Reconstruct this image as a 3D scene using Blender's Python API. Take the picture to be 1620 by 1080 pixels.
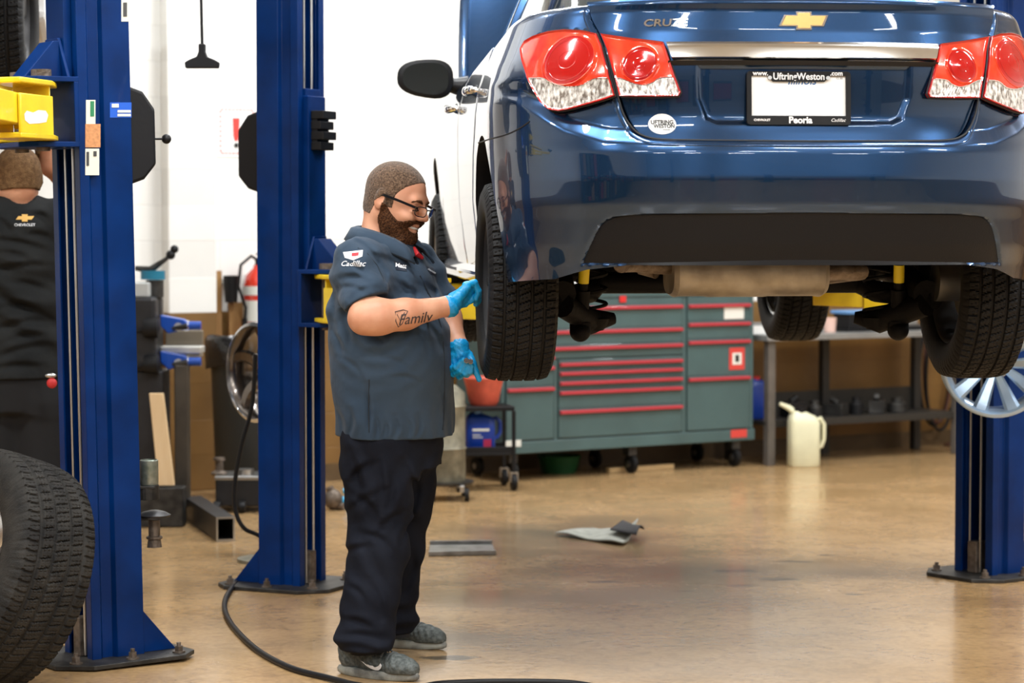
import bpy, bmesh, math, random
import numpy as np
from mathutils import Vector, Matrix, Euler, noise
random.seed(7); np.random.seed(7)
for o in list(bpy.data.objects): bpy.data.objects.remove(o)
sc = bpy.context.scene; col = sc.collection
R = math.radians; PI = math.pi

# ------------------------------------------------------------------ camera
F = 3850.0; CH = 1.49; HOR = 356.0
PITCH = math.atan((540-HOR)/F)
cam_d = bpy.data.cameras.new('camera'); cam = bpy.data.objects.new('camera', cam_d); col.objects.link(cam)
cam.location = (0, 0, CH); cam.rotation_euler = (PI/2-PITCH, 0, 0)
cam_d.sensor_width = 36; cam_d.lens = F/1620*36; cam_d.clip_end = 100
cam_d.dof.use_dof = True; cam_d.dof.focus_distance = 7.85; cam_d.dof.aperture_fstop = 3.5
sc.camera = cam
def ray(u, v):
    cp, sp = math.cos(PITCH), math.sin(PITCH); a = (u-810)/F; b = (540-v)/F
    return Vector((a, cp+b*sp, -sp+b*cp))
def P(u, v, Y):                                  # point seen at pixel u,v at world depth Y
    d = ray(u, v); return Vector((0, 0, CH)) + d*(Y/d.y)
def PF(u, v, h=0.0):                             # point at pixel on the horizontal plane z=h
    d = ray(u, v); return Vector((0, 0, CH)) + d*((h-CH)/d.z)

# ------------------------------------------------------------------ light and exposure
w = bpy.data.worlds.new('world'); sc.world = w; w.use_nodes = True
w.node_tree.nodes['Background'].inputs[0].default_value = (.9, .95, 1, 1)
w.node_tree.nodes['Background'].inputs[1].default_value = .06
sc.view_settings.view_transform = 'Standard'; sc.view_settings.look = 'None'
sc.view_settings.gamma = 1; sc.view_settings.use_curve_mapping = False
sc.view_settings.exposure = 0.0
def area(name, loc, rot, sx, sy, power, colr=(.96, .985, 1)):
    l = bpy.data.lights.new(name, 'AREA'); l.shape = 'RECTANGLE'; l.size = sx; l.size_y = sy
    l.energy = power; l.color = colr
    o = bpy.data.objects.new(name, l); col.objects.link(o); o.location = loc; o.rotation_euler = rot
    return o
CEIL = 4.6
LAMPS = [(x, y) for y in (-3.5, .5, 4.2, 7.2, 10.2, 13.0) for x in (-3.6, -.6, 2.4, 5.4)]
WA = R(30.5)
def wallY(x): return 16.38 + (x-2.72)*math.tan(WA)
for (x, y) in LAMPS:
    if y < wallY(x)-1.0:
        area('ceiling_tube_light', (x, y, CEIL-.30), (0, 0, 0), 1.25, .22, 105)

# ------------------------------------------------------------------ materials
MATS = {}
def M(name, c=(.5, .5, .5), r=.5, m=0.0, coat=0, var=0.0, vs=8.0, bump=0.0, bs=60.0, ior=None, emit=None, es=0, trans=0, c2=None, sheen=0, coatr=.03, detail=4, stretch=None, spec=None):
    if name in MATS: return MATS[name]
    mt = bpy.data.materials.new(name); mt.use_nodes = True; nt = mt.node_tree; b = nt.nodes['Principled BSDF']
    b.inputs['Base Color'].default_value = (*c, 1); b.inputs['Roughness'].default_value = r
    b.inputs['Metallic'].default_value = m; b.inputs['Coat Weight'].default_value = coat; b.inputs['Coat Roughness'].default_value = coatr
    b.inputs['Transmission Weight'].default_value = trans
    if sheen: b.inputs['Sheen Weight'].default_value = sheen
    if spec is not None: b.inputs['Specular IOR Level'].default_value = spec
    if ior: b.inputs['IOR'].default_value = ior
    if emit: b.inputs['Emission Color'].default_value = (*emit, 1); b.inputs['Emission Strength'].default_value = es
    tc = nt.nodes.new('ShaderNodeTexCoord'); vec = tc.outputs['Object']
    if stretch:
        mp = nt.nodes.new('ShaderNodeMapping'); mp.inputs['Scale'].default_value = stretch
        nt.links.new(vec, mp.inputs[0]); vec = mp.outputs[0]
    if var or c2:
        n = nt.nodes.new('ShaderNodeTexNoise'); n.inputs['Scale'].default_value = vs; n.inputs['Detail'].default_value = detail
        nt.links.new(vec, n.inputs['Vector'])
        rp = nt.nodes.new('ShaderNodeValToRGB'); rp.color_ramp.elements[0].position = .35; rp.color_ramp.elements[1].position = .68
        cc = c2 or tuple(min(1, k*(1+var)) for k in c); c1 = c if c2 else tuple(k*(1-var) for k in c)
        rp.color_ramp.elements[0].color = (*c1, 1); rp.color_ramp.elements[1].color = (*cc, 1)
        nt.links.new(n.outputs['Fac'], rp.inputs[0]); nt.links.new(rp.outputs[0], b.inputs['Base Color'])
    if bump:
        n2 = nt.nodes.new('ShaderNodeTexNoise'); n2.inputs['Scale'].default_value = bs; n2.inputs['Detail'].default_value = 3
        nt.links.new(vec, n2.inputs['Vector'])
        bp = nt.nodes.new('ShaderNodeBump'); bp.inputs['Strength'].default_value = bump; bp.inputs['Distance'].default_value = .01
        nt.links.new(n2.outputs['Fac'], bp.inputs['Height']); nt.links.new(bp.outputs[0], b.inputs['Normal'])
    MATS[name] = mt; return mt
black = M('black_plastic', (.008, .008, .009), .45, bump=.05, spec=.25)
rubber = M('rubber', (.008, .008, .0085), .6, bump=.15, bs=150, var=.25, spec=.2)
steel = M('steel', (.55, .55, .54), .32, 1, var=.1)
darksteel = M('dark_steel', (.05, .048, .045), .5, .7, var=.4, vs=20, bump=.1)
rust = M('worn_iron', (.10, .075, .055), .55, .6, c2=(.22, .18, .15), vs=30, bump=.3, bs=90)
chrome = M('chrome', (.82, .82, .82), .08, 1)
silver = M('alloy_silver', (.62, .64, .67), .22, .9, coat=.4)
white = M('white_paint', (.8, .8, .78), .4)
yellow = M('lift_yellow', (.86, .60, .015), .38, coat=.3, var=.10, vs=9, bump=.05)
blue = M('lift_blue', (.0004, .021, .112), .34, coat=.04, spec=.15, var=.22, vs=6, bump=.03, bs=40)
bluedk = M('lift_blue_inner', (.001, .010, .045), .5, spec=.2)
paint = M('car_paint', (.011, .043, .110), .26, .82, coat=1, coatr=.02)
glass = M('dark_glass', (.02, .025, .025), .04, 0, coat=1)
darkplas = M('grey_plastic', (.009, .009, .010), .42, spec=.15, bump=.12, bs=220)

# ------------------------------------------------------------------ mesh tools
def fin(name, me, mat, parent=None, smooth=40, bevel=0, seg=2, loc=None, rot=None):
    o = bpy.data.objects.new(name, me); col.objects.link(o)
    if mat is not None:
        for m_ in (mat if isinstance(mat, (list, tuple)) else [mat]): me.materials.append(m_)
    if smooth:
        me.shade_smooth()
        if smooth < 179: me.set_sharp_from_angle(angle=R(smooth))
    if parent: o.parent = parent
    if bevel:
        b = o.modifiers.new('bevel', 'BEVEL'); b.width = bevel; b.segments = seg; b.limit_method = 'ANGLE'; b.angle_limit = R(35); b.harden_normals = False
    if loc is not None: o.location = loc
    if rot is not None: o.rotation_euler = rot
    return o
def empty(name, loc=(0, 0, 0), rz=0, rot=None):
    o = bpy.data.objects.new(name, None); col.objects.link(o); o.location = loc
    o.rotation_euler = rot if rot else (0, 0, rz); o.empty_display_size = .1; return o
def tag(o, label, cat, group=None):
    o['label'] = label; o['category'] = cat
    if group: o['group'] = group
    return o
def struct(o): o['kind'] = 'structure'; return o
def copy_tree(o, parent=None):
    c = o.copy(); col.objects.link(c)
    if parent: c.parent = parent
    for ch in list(o.children): copy_tree(ch, c)
    return c
class MB:
    def __init__(s): s.v = []; s.f = []; s.m = []; s.mi = 0
    def add(s, vs, fs):
        n = len(s.v); s.v += [tuple(v) for v in vs]; s.f += [tuple(i+n for i in f) for f in fs]; s.m += [s.mi]*len(fs); return s
    def box(s, c, d, rz=0, mat=None):
        x, y, z = d[0]/2, d[1]/2, d[2]/2
        vs = [Vector((i*x, j*y, k*z)) for k in (-1, 1) for j in (-1, 1) for i in (-1, 1)]
        mm = mat or Matrix.Rotation(rz, 3, 'Z')
        vs = [mm @ v + Vector(c) for v in vs]
        return s.add(vs, [(0, 2, 3, 1), (4, 5, 7, 6), (0, 1, 5, 4), (2, 6, 7, 3), (0, 4, 6, 2), (1, 3, 7, 5)])
    def b2(s, a, b): return s.box([(p+q)/2 for p, q in zip(a, b)], [abs(q-p) for p, q in zip(a, b)])
    def tube(s, pts, r, n=10, caps=True, closed=False, flat=1.0):
        pts = [Vector(p) for p in pts]; N = len(pts); rs = r if isinstance(r, (list, tuple)) else [r]*N
        vs = []; up = None
        for i, p in enumerate(pts):
            a = pts[(i-1) % N] if (closed or i > 0) else p; b = pts[(i+1) % N] if (closed or i < N-1) else p
            t = (b-a).normalized()
            if up is None:
                up = Vector((0, 0, 1)) if abs(t.z) < .9 else Vector((1, 0, 0))
            up = (up - t*up.dot(t)); up = up.normalized() if up.length > 1e-6 else t.orthogonal().normalized()
            sd = t.cross(up)
            for k in range(n):
                q = 2*PI*k/n; vs.append(p + (up*math.cos(q)*flat + sd*math.sin(q))*rs[i])
        fs = []
        for i in range(N if closed else N-1):
            j = (i+1) % N
            for k in range(n): fs.append((i*n+k, i*n+(k+1) % n, j*n+(k+1) % n, j*n+k))
        if caps and not closed: fs += [tuple(range(n))[::-1], tuple((N-1)*n+k for k in range(n))]
        return s.add(vs, fs)
    def cyl(s, a, b, r, r2=None, n=24): return s.tube([a, b], [r, r if r2 is None else r2], n)
    def lathe(s, prof, c=(0, 0, 0), axis='Z', n=32, closed=False):     # prof: (radius, height)
        vs = []; fs = []; m = len(prof)
        for k in range(n):
            q = 2*PI*k/n
            for (r, h) in prof:
                x, y = r*math.cos(q), r*math.sin(q)
                p = (x, y, h) if axis == 'Z' else ((h, x, y) if axis == 'X' else (y, h, x))
                vs.append(Vector(p)+Vector(c))
        for k in range(n):
            kk = (k+1) % n
            for i in range(m if closed else m-1):
                j = (i+1) % m
                fs.append((k*m+i, kk*m+i, kk*m+j, k*m+j))
        if not closed:
            if prof[0][0] > 1e-5: fs.append(tuple(k*m for k in range(n))[::-1])
            if prof[-1][0] > 1e-5: fs.append(tuple(k*m+m-1 for k in range(n)))
        return s.add(vs, fs)
    def prism(s, poly, vec, base=None):     # poly: 3D points, extruded along vec
        p = [Vector(q) for q in poly]; n = len(p); v = Vector(vec)
        return s.add(p + [q+v for q in p], [tuple(range(n))[::-1], tuple(range(n, 2*n))] + [(i, (i+1) % n, n+(i+1) % n, n+i) for i in range(n)])
    def ell(s, c, r, mat=None, nu=20, nv=12):
        vs = []; fs = []
        for j in range(nv+1):
            a = PI*j/nv
            for i in range(nu):
                b = 2*PI*i/nu; v = Vector((math.sin(a)*math.cos(b)*r[0], math.sin(a)*math.sin(b)*r[1], math.cos(a)*r[2]))
                if mat: v = mat @ v
                vs.append(v+Vector(c))
        for j in range(nv):
            for i in range(nu): fs.append((j*nu+i, j*nu+(i+1) % nu, (j+1)*nu+(i+1) % nu, (j+1)*nu+i))
        return s.add(vs, fs)
    def grid(s, pts, nu, nv, flip=False, close=False):   # pts row major nv rows of nu
        fs = []
        for j in range(nv-1):
            for i in range(nu if close else nu-1):
                k = (i+1) % nu
                q = (j*nu+i, j*nu+k, (j+1)*nu+k, (j+1)*nu+i); fs.append(q[::-1] if flip else q)
        return s.add(pts, fs)
    def loft(s, rings, cap=True):
        n = len(rings[0]); vs = [p for r_ in rings for p in r_]; fs = []
        for j in range(len(rings)-1):
            for i in range(n): fs.append((j*n+i, j*n+(i+1) % n, (j+1)*n+(i+1) % n, (j+1)*n+i))
        if cap: fs += [tuple(range(n))[::-1], tuple((len(rings)-1)*n+i for i in range(n))]
        return s.add(vs, fs)
    def mesh(s, name, fixn=True, merge=0):
        me = bpy.data.meshes.new(name); me.from_pydata(s.v, [], s.f)
        if any(s.m): me.polygons.foreach_set('material_index', s.m)
        if fixn or merge:
            b = bmesh.new(); b.from_mesh(me)
            if merge: bmesh.ops.remove_doubles(b, verts=b.verts, dist=merge)
            if fixn: bmesh.ops.recalc_face_normals(b, faces=b.faces)
            b.to_mesh(me); b.free()
        me.update(); return me
    def build(s, name, mat, parent=None, smooth=40, bevel=0, loc=None, rot=None, fixn=True, merge=0, seg=2):
        return fin(name, s.mesh(name, fixn, merge), mat, parent, smooth, bevel, seg, loc, rot)
def text_mesh(name, body, size, mat, parent, loc, rot, depth=.0006, align='CENTER', xs=1.0, shear=0, bold=0, warp=None):
    cu = bpy.data.curves.new(name, 'FONT'); cu.body = body; cu.size = size; cu.align_x = align; cu.align_y = 'CENTER'
    cu.extrude = depth; cu.shear = shear; cu.offset = bold; cu.resolution_u = 3
    o = bpy.data.objects.new(name+'_tmp', cu); col.objects.link(o)
    dg = bpy.context.evaluated_depsgraph_get(); me = bpy.data.meshes.new_from_object(o.evaluated_get(dg)); bpy.data.objects.remove(o)
    for v in me.vertices: v.co.x *= xs
    if warp:
        b = bmesh.new(); b.from_mesh(me); xs_ = [v.co.x for v in b.verts]; ys_ = [v.co.y for v in b.verts]
        st_ = size*.16
        for ax_, (lo, hi) in enumerate(((min(xs_), max(xs_)), (min(ys_), max(ys_)))):
            k = lo+st_
            while k < hi:
                bmesh.ops.bisect_plane(b, geom=b.verts[:]+b.edges[:]+b.faces[:], plane_co=((k, 0, 0) if ax_ == 0 else (0, k, 0)), plane_no=((1, 0, 0) if ax_ == 0 else (0, 1, 0)), dist=1e-7); k += st_
        b.to_mesh(me); b.free()
        for v in me.vertices: v.co = Vector(warp(*v.co))
    me.materials.clear(); me.name = name
    return fin(name, me, mat, parent, 0, 0, 2, loc, rot)
# ------------------------------------------------------------------ room
def wall_mat(name, dado=1.0, white_c=(.86, .855, .82)):
    mt = bpy.data.materials.new(name); mt.use_nodes = True; nt = mt.node_tree; L = nt.links; b = nt.nodes['Principled BSDF']
    g = nt.nodes.new('ShaderNodeNewGeometry'); sp = nt.nodes.new('ShaderNodeSeparateXYZ'); L.new(g.outputs['Position'], sp.inputs[0])
    tc = nt.nodes.new('ShaderNodeTexCoord')
    br = nt.nodes.new('ShaderNodeTexBrick'); br.inputs['Scale'].default_value = 1.0; br.inputs['Brick Width'].default_value = .40; br.inputs['Row Height'].default_value = .2
    br.inputs['Mortar Size'].default_value = .006; br.inputs['Mortar Smooth'].default_value = .6
    br.inputs['Color1'].default_value = br.inputs['Color2'].default_value = (1, 1, 1, 1); br.inputs['Mortar'].default_value = (0, 0, 0, 1)
    L.new(tc.outputs['UV'], br.inputs['Vector'])
    n = nt.nodes.new('ShaderNodeTexNoise'); n.inputs['Scale'].default_value = 2.2; n.inputs['Detail'].default_value = 6; L.new(g.outputs['Position'], n.inputs['Vector'])
    def ramp(c0, c1, p0=.3, p1=.7):
        r = nt.nodes.new('ShaderNodeValToRGB'); r.color_ramp.elements[0].color = (*c0, 1); r.color_ramp.elements[1].color = (*c1, 1)
        r.color_ramp.elements[0].position = p0; r.color_ramp.elements[1].position = p1; L.new(n.outputs['Fac'], r.inputs[0]); return r
    up = ramp(tuple(k*.94 for k in white_c), white_c); dn = ramp((.15, .075, .018), (.25, .13, .035))
    m1 = nt.nodes.new('ShaderNodeMath'); m1.operation = 'GREATER_THAN'; m1.inputs[1].default_value = dado; L.new(sp.outputs['Z'], m1.inputs[0])
    mx = nt.nodes.new('ShaderNodeMix'); mx.data_type = 'RGBA'; L.new(m1.outputs[0], mx.inputs[0]); L.new(dn.outputs[0], mx.inputs[6]); L.new(up.outputs[0], mx.inputs[7])
    m2 = nt.nodes.new('ShaderNodeMix'); m2.data_type = 'RGBA'; m2.blend_type = 'MULTIPLY'; m2.inputs[0].default_value = .07
    L.new(mx.outputs[2], m2.inputs[6]); L.new(br.outputs['Color'], m2.inputs[7]); L.new(m2.outputs[2], b.inputs['Base Color'])
    bp = nt.nodes.new('ShaderNodeBump'); bp.inputs['Strength'].default_value = .35; bp.inputs['Distance'].default_value = .003
    L.new(br.outputs['Color'], bp.inputs['Height']); L.new(bp.outputs[0], b.inputs['Normal'])
    b.inputs['Roughness'].default_value = .5
    return mt
WM = wall_mat('block_wall')
def wall(name, a, b, h=CEIL, th=.12):
    a = Vector((*a, 0)); b = Vector((*b, 0)); L = (b-a).length
    me = bpy.data.meshes.new(name); d = (b-a).normalized(); nrm = Vector((-d.y, d.x, 0))*th
    vs = [a, b, b+Vector((0, 0, h)), a+Vector((0, 0, h))]; vs += [v+nrm for v in vs]
    me.from_pydata(vs, [], [(0, 1, 2, 3), (5, 4, 7, 6), (0, 4, 5, 1), (3, 2, 6, 7), (1, 5, 6, 2), (0, 3, 7, 4)])
    uv = me.uv_layers.new(name='UVMap')
    for p in me.polygons:
        for li in p.loop_indices:
            v = me.vertices[me.loops[li].vertex_index].co; uv.data[li].uv = ((v-a).dot(d), v.z)
    return struct(fin(name, me, WM, None, 0))
XL, XR, YB = -7.0, 9.0, -7.0
wall('wall_back', (XL, wallY(XL)), (XR, wallY(XR)))
wall('wall_right', (XR, wallY(XR)), (XR, YB)); wf_ = wall('wall_front', (XR, YB), (XL, YB)); wf_.data.materials[0] = M('unseen_wall_grey', (.30, .31, .32), .5, var=.15, vs=1.5, stretch=(.2, 1, 8)); wall('wall_left', (XL, YB), (XL, wallY(XL)))  # unseen front wall greyed to darken what the car paint reflects
# pilaster
WD = Vector((math.cos(WA), math.sin(WA), 0)); WN = Vector((math.sin(WA), -math.cos(WA), 0))   # along wall, into room
def wall_at(u):      # point of the back wall's base seen in column u
    k = (u-810)/F; x0, y0 = 2.72, 16.38; t = math.tan(WA)
    y = (y0 - x0*t)/(1-k*t); return Vector((k*y, y, 0))
pa, pb = wall_at(256), wall_at(332)
mb = MB(); mb.box((pa+pb)/2 + WN*.04 + Vector((0, 0, CEIL/2)), ((pb-pa).length, .12, CEIL), WA)
pil = mb.build('trim_1', WM, None, 0, .008); struct(pil)
me = pil.data; uv = me.uv_layers.new(name='UVMap')
for p in me.polygons:
    for li in p.loop_indices:
        v = me.vertices[me.loops[li].vertex_index].co; uv.data[li].uv = (.2, v.z)
# cove base
mb = MB(); a = Vector((XL, wallY(XL), 0)); b = Vector((XR, wallY(XR), 0)); mb.box((a+b)/2+WN*.006+Vector((0, 0, .05)), ((b-a).length-.1, .012, .10), WA)
struct(mb.build('baseboard_back', M('cove_base', (.10, .06, .025), .5, var=.2), None, 0))
# ceiling
mb = MB(); mb.add([(XL, YB, CEIL), (XR, YB, CEIL), (XR, wallY(XR), CEIL), (XL, wallY(XL), CEIL), (XL, YB, CEIL+.1), (XR, YB, CEIL+.1), (XR, wallY(XR), CEIL+.1), (XL, wallY(XL), CEIL+.1)],
  [(0, 1, 2, 3), (7, 6, 5, 4), (0, 4, 5, 1), (1, 5, 6, 2), (2, 6, 7, 3), (3, 7, 4, 0)])
struct(mb.build('ceiling', M('ceiling_deck', (.55, .56, .56), .7, stretch=(1, 9, 1), var=.15, vs=2), None, 0))
# floor
fm = bpy.data.materials.new('epoxy_concrete'); fm.use_nodes = True; nt = fm.node_tree; L = nt.links; b = nt.nodes['Principled BSDF']
g = nt.nodes.new('ShaderNodeNewGeometry'); pos = g.outputs['Position']
def nz(sc_, det=5, st=None, dist=0):
    n = nt.nodes.new('ShaderNodeTexNoise'); n.inputs['Scale'].default_value = sc_; n.inputs['Detail'].default_value = det; n.inputs['Distortion'].default_value = dist
    v = pos
    if st:
        mp = nt.nodes.new('ShaderNodeMapping'); mp.inputs['Scale'].default_value = st[0]; mp.inputs['Location'].default_value = st[1]; L.new(v, mp.inputs[0]); v = mp.outputs[0]
    L.new(v, n.inputs['Vector']); return n.outputs['Fac']
def rmp(fac, els):
    r = nt.nodes.new('ShaderNodeValToRGB'); e = r.color_ramp.elements
    while len(e) < len(els): e.new(.5)
    for k, (p, c) in enumerate(els): e[k].position = p; e[k].color = (*c, 1)
    L.new(fac, r.inputs[0]); return r.outputs[0]
def mix(a_, b_, f, mode='MIX'):
    m_ = nt.nodes.new('ShaderNodeMix'); m_.data_type = 'RGBA'; m_.blend_type = mode
    if isinstance(f, float): m_.inputs[0].default_value = f
    else: L.new(f, m_.inputs[0])
    L.new(a_, m_.inputs[6])
    if isinstance(b_, tuple): m_.inputs[7].default_value = (*b_, 1)
    else: L.new(b_, m_.inputs[7])
    return m_.outputs[2]
base = rmp(nz(.8, 6), [(.3, (.40, .245, .108)), (.7, (.50, .325, .16))])
base = mix(base, rmp(nz(45, 3), [(.3, (.62, .62, .62)), (.65, (1, 1, 1))]), .45, 'MULTIPLY')
base = mix(base, rmp(nz(9, 8, None, 1.5), [(.30, (.55, .52, .5)), (.55, (1, 1, 1))]), .5, 'MULTIPLY')
# oil stains and tyre marks: broad worn patch under the lifted car, and small dark spots
def blob(cx, cy, rx, ry, sharp=.5, amt=.8, nscale=3, rot=0):
    mp = nt.nodes.new('ShaderNodeMapping'); mp.vector_type = 'TEXTURE'; mp.inputs['Location'].default_value = (cx, cy, 0); mp.inputs['Scale'].default_value = (rx, ry, 1); mp.inputs['Rotation'].default_value = (0, 0, rot)
    L.new(pos, mp.inputs[0]); ln = nt.nodes.new('ShaderNodeVectorMath'); ln.operation = 'LENGTH'
    sp = nt.nodes.new('ShaderNodeVectorMath'); sp.operation = 'MULTIPLY'; sp.inputs[1].default_value = (1, 1, 0); L.new(mp.outputs[0], sp.inputs[0]); L.new(sp.outputs[0], ln.inputs[0])
    a1 = nt.nodes.new('ShaderNodeMath'); a1.operation = 'ADD'; L.new(ln.outputs['Value'], a1.inputs[0])
    s1 = nt.nodes.new('ShaderNodeMath'); s1.operation = 'MULTIPLY_ADD'; L.new(nz(nscale, 5), s1.inputs[0]); s1.inputs[1].default_value = 1.6; s1.inputs[2].default_value = -.8
    L.new(s1.outputs[0], a1.inputs[1])
    mr = nt.nodes.new('ShaderNodeMapRange'); mr.inputs[1].default_value = 1-sharp; mr.inputs[2].default_value = 1+sharp*.3; mr.inputs[3].default_value = amt; mr.inputs[4].default_value = 0; mr.clamp = True
    L.new(a1.outputs[0], mr.inputs[0]); return mr.outputs[0]
def fl(u, v): q = PF(u, v); return q.x, q.y
stain = (.13, .095, .065)
for (u, v, rx, ry, sh, am, ns) in [(900, 850, .55, .8, .8, .7, 2), (900, 945, 1.0, .35, .8, .6, 2.5), (1120, 905, .75, .55, .8, .45, 2), (720, 1010, .55, .25, .8, .6, 3), (1360, 905, .45, .3, .8, .3, 3), (1150, 1010, .5, .3, .9, .22, 3)]:
    base = mix(base, stain, blob(*fl(u, v), rx, ry, sh, am, ns))
for (u, v, rx, ry) in [(1258, 888, .09, .035), (1165, 903, .10, .05), (1232, 916, .085, .05), (1172, 926, .06, .045), (1350, 940, .04, .02), (960, 920, .08, .03), (1310, 878, .05, .02), (710, 1040, .10, .05), (1085, 935, .05, .02)]:
    base = mix(base, (.035, .028, .022), blob(*fl(u, v), rx, ry, .35, .85, 14))
L.new(base, b.inputs['Base Color'])
rr = nt.nodes.new('ShaderNodeMapRange'); rr.inputs[3].default_value = .10; rr.inputs[4].default_value = .36; L.new(nz(2.0, 5), rr.inputs[0]); L.new(rr.outputs[0], b.inputs['Roughness'])
bp = nt.nodes.new('ShaderNodeBump'); bp.inputs['Strength'].default_value = .12; bp.inputs['Distance'].default_value = .01; L.new(nz(25, 4), bp.inputs['Height']); L.new(bp.outputs[0], b.inputs['Normal'])
b.inputs['Coat Weight'].default_value = .15; b.inputs['Coat Roughness'].default_value = .08
mb = MB(); mb.add([(XL, YB, 0), (XR, YB, 0), (XR, wallY(XR), 0), (XL, wallY(XL), 0), (XL, YB, -.1), (XR, YB, -.1), (XR, wallY(XR), -.1), (XL, wallY(XL), -.1)],
  [(0, 1, 2, 3), (7, 6, 5, 4), (0, 4, 5, 1), (1, 5, 6, 2), (2, 6, 7, 3), (3, 7, 4, 0)])
struct(mb.build('floor', fm, None, 0))
# lamp fixtures above the tube lights
fx = None; fxs = []
for (x, y) in LAMPS:
    if y >= wallY(x)-1.0: continue
    if fx is None:
        fx = empty('ceiling_light', (x, y, CEIL-.2)); fxs.append(fx); fx['category'] = 'ceiling light'; fx['group'] = 'ceiling tube fixtures above the bays'
        m_ = MB(); m_.prism([(-.66, -.13, -.08), (-.66, .13, -.08), (-.66, .05, 0), (-.66, -.05, 0)], (1.32, 0, 0)); m_.build('housing', white, fx, 0, .004)
        for sx in (-1, 1): m_ = MB(); m_.cyl((sx*.5, 0, 0), (sx*.5, 0, .2), .006, n=6); m_.build('hanger_rod', steel, fx)
    else:
        c = copy_tree(fx); c.location = (x, y, CEIL-.2); fxs.append(c)
_xs = sorted({round(o.location.x, 2) for o in fxs}); _ys = sorted({round(o.location.y, 2) for o in fxs}); _on = ['first', 'second', 'third', 'fourth', 'fifth', 'sixth']
for o in fxs: o['label'] = 'white ceiling tube fixture, %s row from the viewer\'s end, %s from the left' % (_on[_ys.index(round(o.location.y, 2))], _on[_xs.index(round(o.location.x, 2))])
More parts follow.
